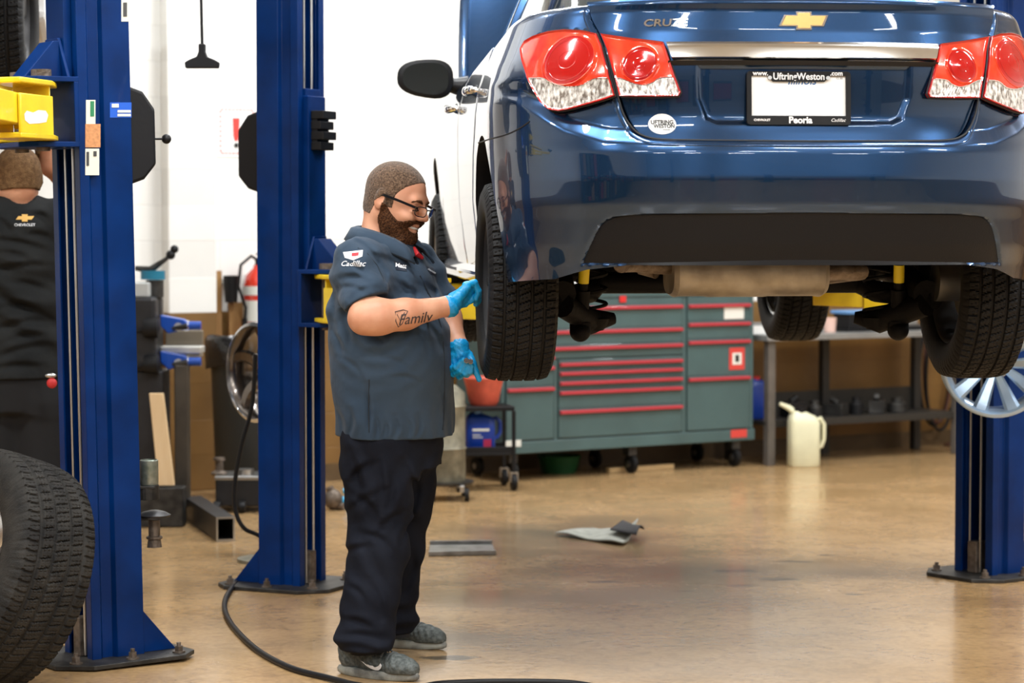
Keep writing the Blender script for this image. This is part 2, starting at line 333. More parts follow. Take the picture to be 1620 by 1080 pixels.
# ------------------------------------------------------------------ two-post lift columns
WID, DEP = .218, .195
def carriage_arm_pts(): pass
def lift_column(name, px, py, yaw, label, z_arm, side, group=None, arms=(), hgt=3.6, cover=True, full=True):
    """local +x = direction the channel opens, yaw = its world angle; side=+1: the outer stiffened wall with stickers is at +y"""
    t = empty(name, (px, py, 0), yaw); tag(t, label, 'car lift', group)
    h = WID/2; a0, a1 = -.10, .095; th = .008
    half = [(a1, .068), (a1, h), (a1-.035, h), (a1-.045, h-.018), (a1-.085, h-.018), (a1-.095, h), (a0, h)]
    outer = [(x, y) for x, y in half] + [(x, -y) for x, y in half[::-1]]
    inner = []
    for (x, y) in half:
        yy = y-th if y > .069 else y; xx = x
        if x == a1 and y == .068: xx = a1-th
        elif x == a1: xx = a1-th
        elif x == a0: xx = a0+th
        inner.append((xx, yy))
    inner = inner + [(x, -y) for x, y in inner[::-1]]
    poly = outer + inner[::-1]
    mb = MB(); n = len(poly)
    for z in (0.014, hgt): mb.v += [(x, y, z) for x, y in poly]
    for i in range(n): mb.f.append((i, (i+1) % n, n+(i+1) % n, n+i)); mb.m.append(0)
    no = len(outer)                      # cap by quads between outer and inner
    for k in range(no-1):
        for zb in (0, n):
            mb.f.append((zb+k, zb+k+1, zb+n-2-k, zb+n-1-k)); mb.m.append(0)
    mb.build('post', blue, t, 30, .002)
    mb = MB(); mb.b2((a0+th+.001, -h+.03, .02), (a0+th+.004, h-.03, hgt-.02)); mb.build('channel_liner', bluedk, t, 0)
    # base plate with chamfers
    mb = MB(); pl = [(.24, -.13), (.24, .13), (.14, .22), (-.20, .22), (-.27, .15), (-.27, -.15), (-.20, -.22), (.14, -.22)]
    mb.prism([(x, y, 0.0005) for x, y in pl], (0, 0, .016)); bp_ = mb.build('base_plate', darksteel, t, 0, .003)
    for (x, y) in [(.17, .14), (.17, -.14), (-.20, .17), (-.20, -.17), (-.02, .18), (-.02, -.18)]:
        m2 = MB(); m2.cyl((x, y, .016), (x, y, .022), .022, n=16); m2.cyl((x, y, .022), (x, y, .040), .015, n=6); m2.cyl((x, y, .04), (x, y, .052), .008, n=8); m2.build('anchor_bolt', rust, t, 30)
    for s in (-1, 1):
        m2 = MB(); m2.prism([(a0, s*(h-.03), .017), (a0-.13, s*(h-.03), .017), (a0, s*(h-.03), .17)], (0, s*.010, 0)); m2.build('gusset', blue, t, 0, .001)
    # cables and latch rack
    for y, r_ in ((-.034, .0045), (.028, .0055)):
        m2 = MB(); m2.cyl((a1-.014, y, .02), (a1-.014, y, hgt-.05), r_, n=8); m2.build('lift_cable', steel, t)
    m2 = MB(); m2.b2((.02, -.03, .017), (a1+.004, .02, .15)); m2.build('cable_anchor', rust, t, 0, .003)
    # carriage with gusset, arm yoke
    za = z_arm
    m2 = MB(); m2.b2((.0, -.062, za-.12), (a1+.01, .062, za+.85)); m2.b2((a1-.002, -.07, za-.02), (a1+.028, .07, za+.82)); cg = m2.build('carriage', blue, t, 0, .004)
    m2 = MB(); m2.prism([(a1+.028, -.055, za+.24), (a1+.06, -.055, za+.24), (a1+.17, -.055, za+.115), (a1+.028, -.055, za+.115)], (0, .11, 0))
    m2.prism([(a1+.02, -.10, za+.115), (a1+.02, .10, za+.115), (a1+.03, .05, za+.25), (a1+.03, -.05, za+.25)], (.012, 0, 0)); m2.build('yoke_gusset', blue, t, 0, .003)
    m2 = MB()
    for zz in (za-.118, za+.098): m2.prism([(a1+.01, -.14, zz), (a1+.16, -.14, zz), (a1+.21, -.09, zz), (a1+.21, .09, zz), (a1+.16, .14, zz), (a1+.01, .14, zz)], (0, 0, .018))
    m2.b2((a1+.012, -.14, za-.105), (a1+.028, .14, za+.10)); m2.b2((a1+.012, -.14, za-.105), (a1+.10, -.128, za+.10)) if False else None; m2.build('arm_yoke', blue, t, 0, .003)
    m2 = MB()
    for k in range(4): m2.b2((a1+.028, -.055, za+.60+k*.042), (a1+.075+(k % 2)*.012, .055, za+.60+k*.042+.033))
    m2.b2((a1+.028, -.05, za+.60), (a1+.055, .05, za+.76)); m2.build('door_bumper', black, t, 0, .003)
    for s, (ax, ay, ext) in arms:
        pv = Vector((a1+.12, s*.085, za))
        m2 = MB(); m2.cyl(pv+Vector((0, 0, -.13)), pv+Vector((0, 0, .135)), .024, n=20); m2.cyl(pv+Vector((0, 0, .117)), pv+Vector((0, 0, .14)), .034, n=20); m2.build('pivot_pin', rust, t)
        e = Vector((ax, ay, za)); d = (e-pv).normalized(); nn = Vector((-d.y, d.x, 0)); Ln = (e-pv).length
        m2 = MB(); w0, w1 = .075, .055
        # arm head: two plates and curved web; beam; telescoping inner beam; pad
        for zz in (-.098, .078):
            m2.prism([pv-d*.04-nn*.04+Vector((0, 0, zz)), pv-d*.04+nn*.04+Vector((0, 0, zz)), pv+d*.10+nn*w0+Vector((0, 0, zz)), pv+d*Ln*.6+nn*w1+Vector((0, 0, zz)), pv+d*Ln*.6-nn*w1+Vector((0, 0, zz)), pv+d*.10-nn*w0+Vector((0, 0, zz))], (0, 0, .018))
        for q in (-1, 1):
            A = pv+d*.10+nn*q*(w0-.012); B = pv+d*Ln*.6+nn*q*(w1-.012); sdv = nn*(q*.012)
            m2.prism([A+Vector((0, 0, -.09)), B+Vector((0, 0, -.085)), B+Vector((0, 0, .045)), A+Vector((0, 0, .045))], sdv)
        m2.prism([pv+d*.07-nn*.05+Vector((0, 0, -.06)), pv+d*.10-nn*(w0-.01)+Vector((0, 0, -.06)), pv+d*.10+nn*(w0-.01)+Vector((0, 0, -.06)), pv+d*.07+nn*.05+Vector((0, 0, -.06))], (0, 0, .145))
        m2.build('swing_arm', yellow, t, 30, .004)
        m2 = MB(); A = pv+d*Ln*.5; B = e
        m2.prism([A-nn*.042+Vector((0, 0, -.055)), A+nn*.042+Vector((0, 0, -.055)), B+nn*.042+Vector((0, 0, -.045)), B-nn*.042+Vector((0, 0, -.045))], (0, 0, .10)); m2.build('arm_extension', yellow, t, 30, .004)
        m2 = MB(); m2.cyl(e+Vector((0, 0, .045)), e+Vector((0, 0, .045+ext*.6)), .03, n=16); m2.cyl(e+Vector((0, 0, .045+ext*.6)), e+Vector((0, 0, .05+ext)), .06, n=24); m2.build('lift_pad', black, t)
    # black latch cover on the back with lever
    if cover:
        m2 = MB(); hz = 1.79
        prof = [(0, -.17), (-.06, -.15), (-.105, -.10), (-.105, .09), (-.06, .15), (0, .17)]
        m2.prism([(a0+x-.001, -.085, hz+z) for x, z in prof], (0, .17, 0)); m2.build('latch_cover', black, t, 0, .012)
        if side < 0: m2 = MB(); m2.tube([(a0-.10, -side*.03, hz-.01), (a0-.165, -side*.03, hz-.01)], .004, 8); m2.ell((a0-.172, -side*.03, hz-.01), (.017, .017, .017)); m2.build('latch_lever', black, t)
    return t
TH = R(5.4)
EE = .045
MIDZ, MIDX = 10.0, (459-810)/F*10.0
def lift_frame(p, yaw, q):      # world point -> post local xy
    d = Vector((q[0]-p[0], q[1]-p[1])); c, s = math.cos(-yaw), math.sin(-yaw); return (d.x*c-d.y*s, d.x*s+d.y*c)
CARO = Vector((0.788, 8.2, 1.07))
def CW(x, y, z=0):     # car local -> world
    c, s = math.cos(TH), math.sin(TH); return Vector((CARO.x+x*c-y*s, CARO.y+x*s+y*c, CARO.z+z))
yl = R(-30)+TH; yr = R(210)+TH
pm = (MIDX+.005, 10.02); pr = (2.035, 10.33); pl_ = (-1.405, 8.32)
ZA = 1.195
la = [(s, (*lift_frame(pm, yl, CW(-.70, y_)), .012)) for s, y_ in ((-1, .50), (1, 2.12))]
lift_column('car_lift', pm[0], pm[1], yl, 'blue lift column just left of the mechanic, rubber blocks on its carriage', ZA, 1, None, [(s, (a, b_, e)) for s, (a, b_, e) in la])
ra = [(s, (*lift_frame(pr, yr, CW(.70, y_)), .012)) for s, y_ in ((1, .50), (-1, 2.12))]
lift_column('car_lift', pr[0], pr[1], yr, 'blue lift column at the right edge, behind the silver alloy wheel', ZA, -1, None, [(s, (a, b_, e)) for s, (a, b_, e) in ra])
lc = lift_column('car_lift', pl_[0], pl_[1], yr, 'blue lift column at far left with stickers and open yellow arm', 1.865, -1, None, [(1, (.62, .50, .10)), (-1, (.75, -.45, .10))])

lc.rotation_euler = (Matrix.Rotation(R(-1.0), 4, 'Y') @ Matrix.Rotation(yr, 4, 'Z')).to_euler(); lc.location.z = .004
# stickers on the near column's outer wall (part of that column)
def lc_local(v): return lc_inv @ Vector(v)
lc_inv = (Matrix.Translation(lc.location) @ lc.rotation_euler.to_matrix().to_4x4()).inverted()
def sticker(name, u0, v0, u1, v1, mat, ywall, off=.0012):
    n_ = Vector((0, 1, 0)); O = lc_inv @ Vector((0, 0, CH)); ps = []
    for u, v in ((u0, v0), (u1, v0), (u1, v1), (u0, v1)):
        d_ = lc_inv.to_3x3() @ ray(u, v); t = (ywall+off-O.y)/d_.y; ps.append(O+d_*t)
    m_ = MB(); m_.prism(ps, (0, -.0008, 0)); return m_.build(name, mat, lc, 0)
sg_ = M('sticker_green', (.02, .20, .08), .5); so_ = M('sticker_orange', (.55, .25, .10), .5, var=.2, vs=90); sw_ = M('sticker_cream', (.68, .68, .58), .5); sb_ = M('sticker_blue', (.01, .10, .55), .4); sk_ = M('sticker_ink', (.05, .05, .05), .5)
side_h = WID/2
sticker('sticker', 136, 158, 151, 196, sw_, side_h); sticker('sticker', 143, 160, 149, 184, sg_, side_h, .0026)
sticker('sticker', 135, 196, 159, 233, so_, side_h, .002); sticker('sticker', 135, 235, 157, 277, sw_, side_h); sticker('barcode', 137, 240, 141, 262, sk_, side_h, .003); sticker('sticker_mark', 148, 239, 153, 247, sk_, side_h, .003)
sticker('sticker', 174, 162, 208, 186, sb_, side_h); sticker('sticker_line', 186, 174, 207, 178, sw_, side_h, .003); sticker('sticker_line', 186, 180, 207, 184, sw_, side_h, .003); sticker('sticker_line', 177, 164, 188, 170, sw_, side_h, .003)
sticker('sticker', 192, -8, 203, 34, sw_, side_h); sticker('sticker_mark', 195, 4, 201, 26, sk_, side_h, .003)
# ------------------------------------------------------------------ the blue car, local frame: +x right, +y forward, z up, ground at z=0 when standing
CAR = empty('car', CARO, TH); tag(CAR, 'blue four-door sedan raised on the lift, seen from its left rear, hood open', 'car')
YC, DN, WN_ = -.20, .775, .895
YF, DF = 2.75, .85       # front curve start, depth
def ip(x, tab): return float(np.interp(x, [a for a, b in tab], [b for a, b in tab]))
TW = [(.15, .80), (.22, .845), (.35, .868), (.5, .886), (.66, .893), (.80, .893), (.87, .886), (.93, .868), (1.02, .835), (1.12, .80)]
TY = [(.24, -.90), (.30, -.915), (.36, -.94), (.44, -.960), (.48, -.975), (.56, -.982), (.64, -.975), (.68, -.962), (.75, -.945), (.90, -.925), (1.0, -.905), (1.06, -.90), (1.085, -.905), (1.10, -.895), (1.14, -.88)]
TF = [(.2, 3.45), (.35, 3.58), (.55, 3.60), (.75, 3.52), (.9, 3.35), (1.1, 3.2)]
_phi = np.linspace(0, PI/2, 400)
_xn = np.sin(_phi)**(2/3.0); _yn = -np.cos(_phi)**(2/2.2)
_ds = np.sqrt(np.diff(_xn*WN_)**2+np.diff(_yn*DN)**2); _S = np.concatenate([[0], np.cumsum(_ds)]); SR = float(_S[-1])
_ds2 = np.sqrt(np.diff(_xn*WN_)**2+np.diff(_yn*DF)**2); _S2 = np.concatenate([[0], np.cumsum(_ds2)]); SF = float(_S2[-1])
SIDE = YF-YC; STOT = SR+SIDE+SF
_zw = np.linspace(.1, 1.2, 221); _Wt = np.interp(_zw, [a for a, b in TW], [b for a, b in TW]); _Yt = np.interp(_zw, [a for a, b in TY], [b for a, b in TY])
k5 = np.array([1, 4, 7, 4, 1])/17.; _Wt = np.convolve(np.pad(_Wt, 2, 'edge'), k5, 'valid'); k3 = np.array([1, 2, 1])/4.; _Yt = np.convolve(np.pad(_Yt, 1, 'edge'), k3, 'valid')
def Wz(z): return float(np.interp(z, _zw, _Wt))
def Yz(z): return float(np.interp(z, _zw, _Yt))
def Surf(s, z):
    a = abs(s); sg = 1 if s >= 0 else -1; w = Wz(z)
    if a <= SR:
        xn = float(np.interp(a, _S, _xn)); yn = float(np.interp(a, _S, _yn)); return Vector((sg*xn*w, YC + yn*(YC-Yz(z)), z))
    if a <= SR+SIDE:
        y = YC+(a-SR); 
        return Vector((sg*(w - .010*max(0, y-1.5)), y, z))
    b_ = SF-(min(a, STOT)-SR-SIDE); xn = float(np.interp(b_, _S2, _xn)); yn = float(np.interp(b_, _S2, _yn))
    return Vector((sg*xn*(w-.0125), YF - yn*(ip(z, TF)-YF), z))
def SN(s, z):
    e = .004; a = Surf(s+e, z)-Surf(s-e, z); b = Surf(s, z+e)-Surf(s, z-e); n = a.cross(b)
    n.normalize(); c = Surf(s, z)
    out = Vector((c.x, min(0, c.y+.2) if c.y < 1 else max(0, c.y-2.6), 0))
    return n if n.dot(out) > 0 else -n
def Sof(x):     # arc parameter of a lateral position on the nominal rear
    return float(np.interp(abs(x)/WN_, _xn, _S))*(1 if x >= 0 else -1)
_ct, _st = math.cos(-TH), math.sin(-TH)
def toloc(v): d = Vector(v)-CARO; return Vector((d.x*_ct-d.y*_st, d.x*_st+d.y*_ct, d.z))
def C2S(u, v):  # pixel -> (s,z) on the body surface, left half and rear
    o = toloc((0, 0, CH)); dd = ray(u, v); d = Vector((dd.x*_ct-dd.y*_st, dd.x*_st+dd.y*_ct, dd.z))
    def inside(t):
        p = o+d*t; w = Wz(p.z)
        if abs(p.x) >= w: return False
        yr_ = YC - (YC-Yz(p.z))*(1-(abs(p.x)/w)**3)**(1/2.2); return p.y > yr_
    t = 6.0
    while not inside(t) and t < 9.5: t += .004
    a, b = t-.004, t
    for _ in range(20):
        m_ = (a+b)/2
        if inside(m_): b = m_
        else: a = m_
    p = o+d*b; w = Wz(p.z); 
    if p.y < YC:
        yn = (p.y-YC)/(YC-Yz(p.z)); xn = abs(p.x)/w
        s = float(np.interp(xn, _xn, _S)) if xn < .9 else float(np.interp(yn, _yn, _S))
    else: s = SR+p.y-YC
    return (s if p.x > 0 else -s, p.z)
def zb(a): return ip(a, [(0, .30), (.55, .30), (.70, .285), (.84, .255), (SR+.2, .22), (STOT, .22)])
def zt(a):
    if a < SR: return 1.095 - .02*(a/SR)**3
    y = YC+a-SR
    return ip(y, [(YC, 1.075), (.3, 1.035), (1.0, .985), (2.0, .945), (2.4, .93), (YF, .90), (YF+.3, .86)]) if a < SR+SIDE else ip(a-SR-SIDE, [(0, .89), (.4, .80), (SF, .74)])
# outlines measured on the photograph's left half, car centre mirrored
def outl(pts): return [C2S(u, v) for u, v in pts]
LID = [(0, 1.12)]
_lidpx = [(928, 3), (934, 30), (949, 60), (962, 100), (975, 150), (984, 178), (998, 200), (1014, 212), (1040, 218), (1100, 219.5), (1270, 221)]
_l = outl(_lidpx)
def dens(p, n=12, closed=True):      # Catmull-Rom densify of 2D points
    out = []; N = len(p)
    for i in range(N if closed else N-1):
        g_ = lambda k: p[k % N] if closed else p[min(max(k, 0), N-1)]
        p0, p1, p2, p3 = g_(i-1), g_(i), g_(i+1), g_(i+2)
        for k in range(n):
            t = k/n; out.append(tuple(.5*((2*p1[j])+(-p0[j]+p2[j])*t+(2*p0[j]-5*p1[j]+4*p2[j]-p3[j])*t*t+(-p0[j]+3*p1[j]-3*p2[j]+p3[j])*t**3) for j in range(2)))
    if not closed: out.append(tuple(p[-1]))
    return out
def lin(p, step=.012):
    out = []
    for i in range(len(p)):
        a, b = p[i], p[(i+1) % len(p)]; n = max(1, int(math.dist(a, b)/step))
        out += [(a[0]+(b[0]-a[0])*k/n, a[1]+(b[1]-a[1])*k/n) for k in range(n)]
    return out
_ls = dens(_l, 6, False); _ls = [(min(s, 0), z) for s, z in _ls]; _ls[-1] = (0, _ls[-1][1])
lid_left = [(_ls[0][0], 1.092)] + [(s, min(z, 1.092)) for s, z in _ls]
LIDP = lid_left + [(-s, z) for s, z in lid_left[::-1][1:]]
def sdist(poly, pts):      # signed distance, negative inside, numpy
    P_ = np.array(pts); A = np.array(poly); B = np.roll(A, -1, 0); d = np.full(len(P_), 1e9); ins = np.zeros(len(P_), bool)
    for a, b in zip(A, B):
        ab = b-a; ap = P_-a; L2 = ab@ab
        if L2 < 1e-14: continue
        t = np.clip((ap@ab)/L2, 0, 1); q = ap-t[:, None]*ab; d = np.minimum(d, np.sqrt((q*q).sum(1)))
        c = ((a[1] > P_[:, 1]) != (b[1] > P_[:, 1])); 
        with np.errstate(divide='ignore', invalid='ignore'): xx = (b[0]-a[0])*(P_[:, 1]-a[1])/(b[1]-a[1])+a[0]
        ins ^= c & (P_[:, 0] < xx)
    return np.where(ins, -d, d)
def sm(x): x = np.clip(x, 0, 1); return x*x*(3-2*x)
LAMP_O = outl([(824.5, 78), (831, 66), (846, 57.5), (870, 50), (895, 47), (925, 48.5), (945, 53), (953, 72), (963, 110), (974, 152), (955, 159), (934, 165), (905, 173), (886, 176.5), (870, 174), (857, 163), (843, 140), (832, 112), (826, 93)])
LAMP_I = outl([(951, 53.5), (975, 57), (1003, 61), (1030, 64), (1050, 66.5), (1055, 78), (1066, 112), (1078, 146), (1074, 153), (1040, 154), (1005, 154), (980, 153), (972, 120), (961, 80)])
VAL = outl([(917, 418), (926, 398), (940, 368), (954, 350), (975, 342), (1010, 339), (1100, 337), (1271, 336)])
zv = VAL[-1][1]
VALP = [(s, z) for s, z in dens(VAL, 6, False)]; VALP = [(min(s, 0), z) for s, z in VALP]; VALP[-1] = (0, zv); VALP = [(VALP[0][0]-.004, .300)]+VALP; VALP = VALP+[(-s, z) for s, z in VALP[::-1][1:]]
def liddisp(z): return -.036*sm((.96-np.asarray(z))/.26)
REC = [(-.335, .905), (-.328, .80), (-.305, .742), (-.27, .728), (.27, .728), (.305, .742), (.328, .80), (.335, .905)]
def shelf(s, z):
    s = np.abs(np.asarray(s, float)); z = np.asarray(z, float); zc = np.interp(s, [0, .45, .62, .75, .88, 1.0, 1.2, 1.5], [.652, .656, .668, .70, .755, .80, .83, .84])
    e = z-zc; e = np.where(e > 0, e, 0); e = np.sqrt(e*e+.003**2)-.003; return -np.minimum(.50*e, .022)*sm((.88-z)/.10)*sm((1.35-s)/.3)
# ---- body shell with depressions for the lid, lamps and valance
def shell():
    ss = list(np.linspace(0, .55, 56)[:-1]) + list(np.linspace(.55, SR+.03, 130)[:-1]) + list(np.linspace(SR+.03, SR+SIDE, 60)[:-1]) + list(np.linspace(SR+SIDE, STOT, 40))
    ss = [-s for s in ss[::-1]][1:-1] + ss     # closed loop: both ends meet at front centre (s=STOT only once)
    ts = np.linspace(0, 1, 150); n = len(ss)
    uv = [(s, zb(abs(s))+t*(zt(abs(s))-zb(abs(s)))) for t in ts for s in ss]
    dl = sdist(LIDP, uv); do = sdist(LAMP_O+LAMP_O[:1], [(-abs(s), z) for s, z in uv]); di = sdist(LAMP_I, [(-abs(s), z) for s, z in uv]); dv = sdist(VALP, uv)
    pts = []; shf = shelf(np.array([u[0] for u in uv]), np.array([u[1] for u in uv]))
    for i, (s, z) in enumerate(uv):
        p = Surf(s, z); d = float(shf[i])
        if abs(s) < SR+.3:
            topf = float(sm((.98-z)/.1)); 
            d -= .060*float(sm((-dl[i]+.015)/.013))*topf + .022*float(sm((-dl[i])/.01))*(1-topf)*float(sm((1.085-z)/.02))
            d -= .016*float(sm((-do[i])/.008)); d -= .02*float(sm(-di[i]/.01))
            d -= .014*float(sm(-dv[i]/.008))
            d += .006*float(sm((.016-abs(z-.465-.0*s))/.016))*0
            # bumper / quarter seam from lamp corner forward
        # rounding at the top edge
        t = (zt(abs(s))-z)
        if t < .03: d -= .012*(1-t/.03)**2
        pts.append(p + SN(s, z)*d if d else p)
    mb = MB(); mb.grid(pts, n, len(ts), close=True)
    # top cap, across x; bottom cap
    row = len(ts)-1; h0 = (n-1)//2      # index of s=0
    def cap(r, crown, up, flat=0):
        base = r*n; K = n//2; NX = 14; idx = {}
        for k in range(K+1):            # k: index offset from rear centre
            iL, iR = (h0-k) % n, (h0+k) % n
            a, b = pts[base+iL], pts[base+iR]; rowi = []
            if iL == iR: rowi = [base+iL]*(NX+1)
            else:
                for j in range(NX+1):
                    if j == 0: rowi.append(base+iL)
                    elif j == NX: rowi.append(base+iR)
                    else:
                        t = j/NX; p = a.lerp(b, t); wd = (a-b).length; f = min(1, wd/1.0)
                        p.z += crown*f*(min(1, 5*min(t, 1-t)) if flat else 1-(2*t-1)**2)*up; mb.v.append(tuple(p)); rowi.append(len(mb.v)-1)
            idx[k] = rowi
        for k in range(K):
            for j in range(NX):
                q = [idx[k][j], idx[k][j+1], idx[k+1][j+1], idx[k+1][j]]; q2 = []
                for v_ in q:
                    if v_ not in q2: q2.append(v_)
                if len(q2) >= 3: mb.f.append(tuple(q2)); mb.m.append(0)
    cap(row, .030, 1); n0_ = len(mb.f); cap(0, .15, 1, 1)
    for i_ in range(n0_, len(mb.f)): mb.m[i_] = 1
    return mb
sh = shell(); me = sh.mesh('body')
bodyo = fin('body', me, [paint, black], CAR, 45)
# wheel arches cut through a cutter that is removed afterwards
cut = MB(); cut.mi = 1
for yy in (0, 2.685):
    for s in (-1, 1):
        cut.cyl((s*.55, yy, .345), (s*1.1, yy, .345), .372, n=96)
cm = cut.mesh('cut'); co = fin('cut', cm, [paint, black], None, 0); co.parent = CAR
md = bodyo.modifiers.new('b', 'BOOLEAN'); md.object = co; md.solver = 'EXACT'; md.operation = 'DIFFERENCE'
dg = bpy.context.evaluated_depsgraph_get(); nm = bpy.data.meshes.new_from_object(bodyo.evaluated_get(dg)); bodyo.modifiers.clear(); nm.name = 'body'
bodyo.data = nm; bpy.data.objects.remove(co); nm.shade_smooth(); nm.set_sharp_from_angle(angle=R(38))
# ---- conforming patch helper: polygon in (s,z), rows of constant z
def poly_rows(poly, n):
    zs = [z for s, z in poly]; z0, z1 = min(zs)+1e-4, max(zs)-1e-4; rows = []
    for k in range(n):
        z = z0+(z1-z0)*(.5-.5*math.cos(PI*k/(n-1))) if n > 6 else z0+(z1-z0)*k/(n-1)
        xs = []
        for i in range(len(poly)):
            a, b = poly[i], poly[(i+1) % len(poly)]
            if (a[1] > z) != (b[1] > z): xs.append(a[0]+(b[0]-a[0])*(z-a[1])/(b[1]-a[1]))
        if len(xs) >= 2: rows.append((z, min(xs), max(xs)))
    return rows
def patch(name, poly, mat, off=.003, disp=None, th=.012, n=40, m=60, parent=CAR, smooth=40, matf=None, rimr=.003, surf=Surf, nrm=SN):
    rows = poly_rows(poly, n); mb = MB(); pts = []; nn = []; uvs = []
    for j, (z, a, b) in enumerate(rows):
        for i in range(m):
            t = .5-.5*math.cos(PI*i/(m-1)) if m > 8 else i/(m-1); t = .35*t+.65*i/(m-1)
            s = a+(b-a)*t; uvs.append((s, z)); p = surf(s, z); q = nrm(s, z)
            edge = (i in (0, m-1)) or (j in (0, len(rows)-1))
            pts.append(p+q*(off-(rimr if edge else 0))); nn.append(q)
    N = len(rows)
    if disp:
        dd_ = disp(np.array([u[0] for u in uvs]), np.array([u[1] for u in uvs])); pts = [p+q*float(d) for p, q, d in zip(pts, nn, dd_)]
    mb.grid(pts, m, N)
    per = [i for i in range(m)] + [j*m+m-1 for j in range(1, N)] + [(N-1)*m+i for i in range(m-2, -1, -1)] + [j*m for j in range(N-2, 0, -1)]
    b0 = len(mb.v); mb.v += [tuple(pts[k]-nn[k]*th) for k in per]; L_ = len(per)
    for k in range(L_): mb.f.append((per[k], per[(k+1) % L_], b0+(k+1) % L_, b0+k)); mb.m.append(0)
    if matf:
        U_ = np.array(uvs); fc = np.array(mb.f[:(m-1)*(N-1)]); cc_ = U_[fc].mean(1); mm_ = matf(cc_[:, 0], cc_[:, 1])
        for fi in range((m-1)*(N-1)): mb.m[fi] = int(mm_[fi])
    return mb.build(name, mat, parent, smooth)
def mirror(poly): return [(-s, z) for s, z in poly]
def shrink(poly, d):      # move vertices inward
    A = sum(poly[i][0]*poly[(i+1) % len(poly)][1]-poly[(i+1) % len(poly)][0]*poly[i][1] for i in range(len(poly))); sg = 1 if A > 0 else -1; out = []
    for i in range(len(poly)):
        p, q, r_ = poly[i-1], poly[i], poly[(i+1) % len(poly)]
        t = (r_[0]-p[0], r_[1]-p[1]); l = math.hypot(*t) or 1; nn_ = (-t[1]/l*sg, t[0]/l*sg); out.append((q[0]+nn_[0]*d, q[1]+nn_[1]*d))
    return out
def recd(s, z):
    d = sdist(REC, np.stack([s, z], -1)); return -.014*sm((-d+.004)/.020)
_rc = {}
def liddisp2(s, z):
    s = np.atleast_1d(np.asarray(s, float)); z = np.atleast_1d(np.asarray(z, float)); return liddisp(z)+recd(s, z)
LIDS = shrink(lin(LIDP, .02), .0035)
patch('trunk_lid', LIDS, paint, .001, liddisp2, .02, 150, 330, rimr=.004)
def lidS(s, z, off): return Surf(s, z)+SN(s, z)*float(off+liddisp2(s, z)[0])
VALP = [(s_, max(z_, .299)) for s_, z_ in VALP]
patch('rear_valance', shrink(lin(VALP, .03), .003), darkplas, -.006, None, .01, 30, 90)
# seams as thin dark gaskets
gap = M('seam_gap', (.004, .004, .005), .6)
def seam(name, pts, r=.0022, off=0., closed=False): 
    mb = MB(); mb.tube([Surf(s, z)+SN(s, z)*off for s, z in pts], r, 6, closed=closed); return mb.build(name, gap, CAR)
seam('seal', lin([C2S(*q) for q in [(754, 226), (800, 214), (838, 196)]][:3], .01)[:-8] if False else dens([C2S(*q) for q in [(757, 226), (775, 220), (800, 213), (822, 203), (838, 192)]], 6, False), .0025, .0005)
lipp = lin(LIDP, .012); lipp = [q for q in lipp if q[1] < 1.075]
_k0 = min(range(len(lipp)), key=lambda k: (lipp[k][0] > 0, -lipp[k][1], lipp[k][0])); lipp = lipp[_k0:]+lipp[:_k0]
if math.dist(lipp[0], lipp[1]) > .1: lipp = lipp[1:]+lipp[:1]
mb = MB(); rows = []
for dd_, oo_ in ((.022, -.0005), (.019, .0022), (.014, .0026), (.008, .0022), (.004, .0008), (.0018, -.0022), (.0006, -.007), (.0, -.052)):
    sp_ = shrink(lipp, -dd_); sp_[0] = (sp_[0][0], lipp[0][1]) if False else sp_[0]
    sp_[0] = (lipp[0][0]+(sp_[1][0]-lipp[1][0]), lipp[0][1]); sp_[-1] = (lipp[-1][0]+(sp_[-2][0]-lipp[-2][0]), lipp[-1][1])
    hh_ = shelf(np.array([a for a, b in sp_]), np.array([b for a, b in sp_]))
    rows.append([Surf(a, b)+SN(a, b)*(oo_+float(h)) for (a, b), h in zip(sp_, hh_)])
mb.grid([p for r_ in rows for p in r_], len(lipp), len(rows)); mb.build('bumper_lip', paint, CAR, 70, fixn=False)
seam('lid_gap', lipp[2:-2], .0034, -.012)
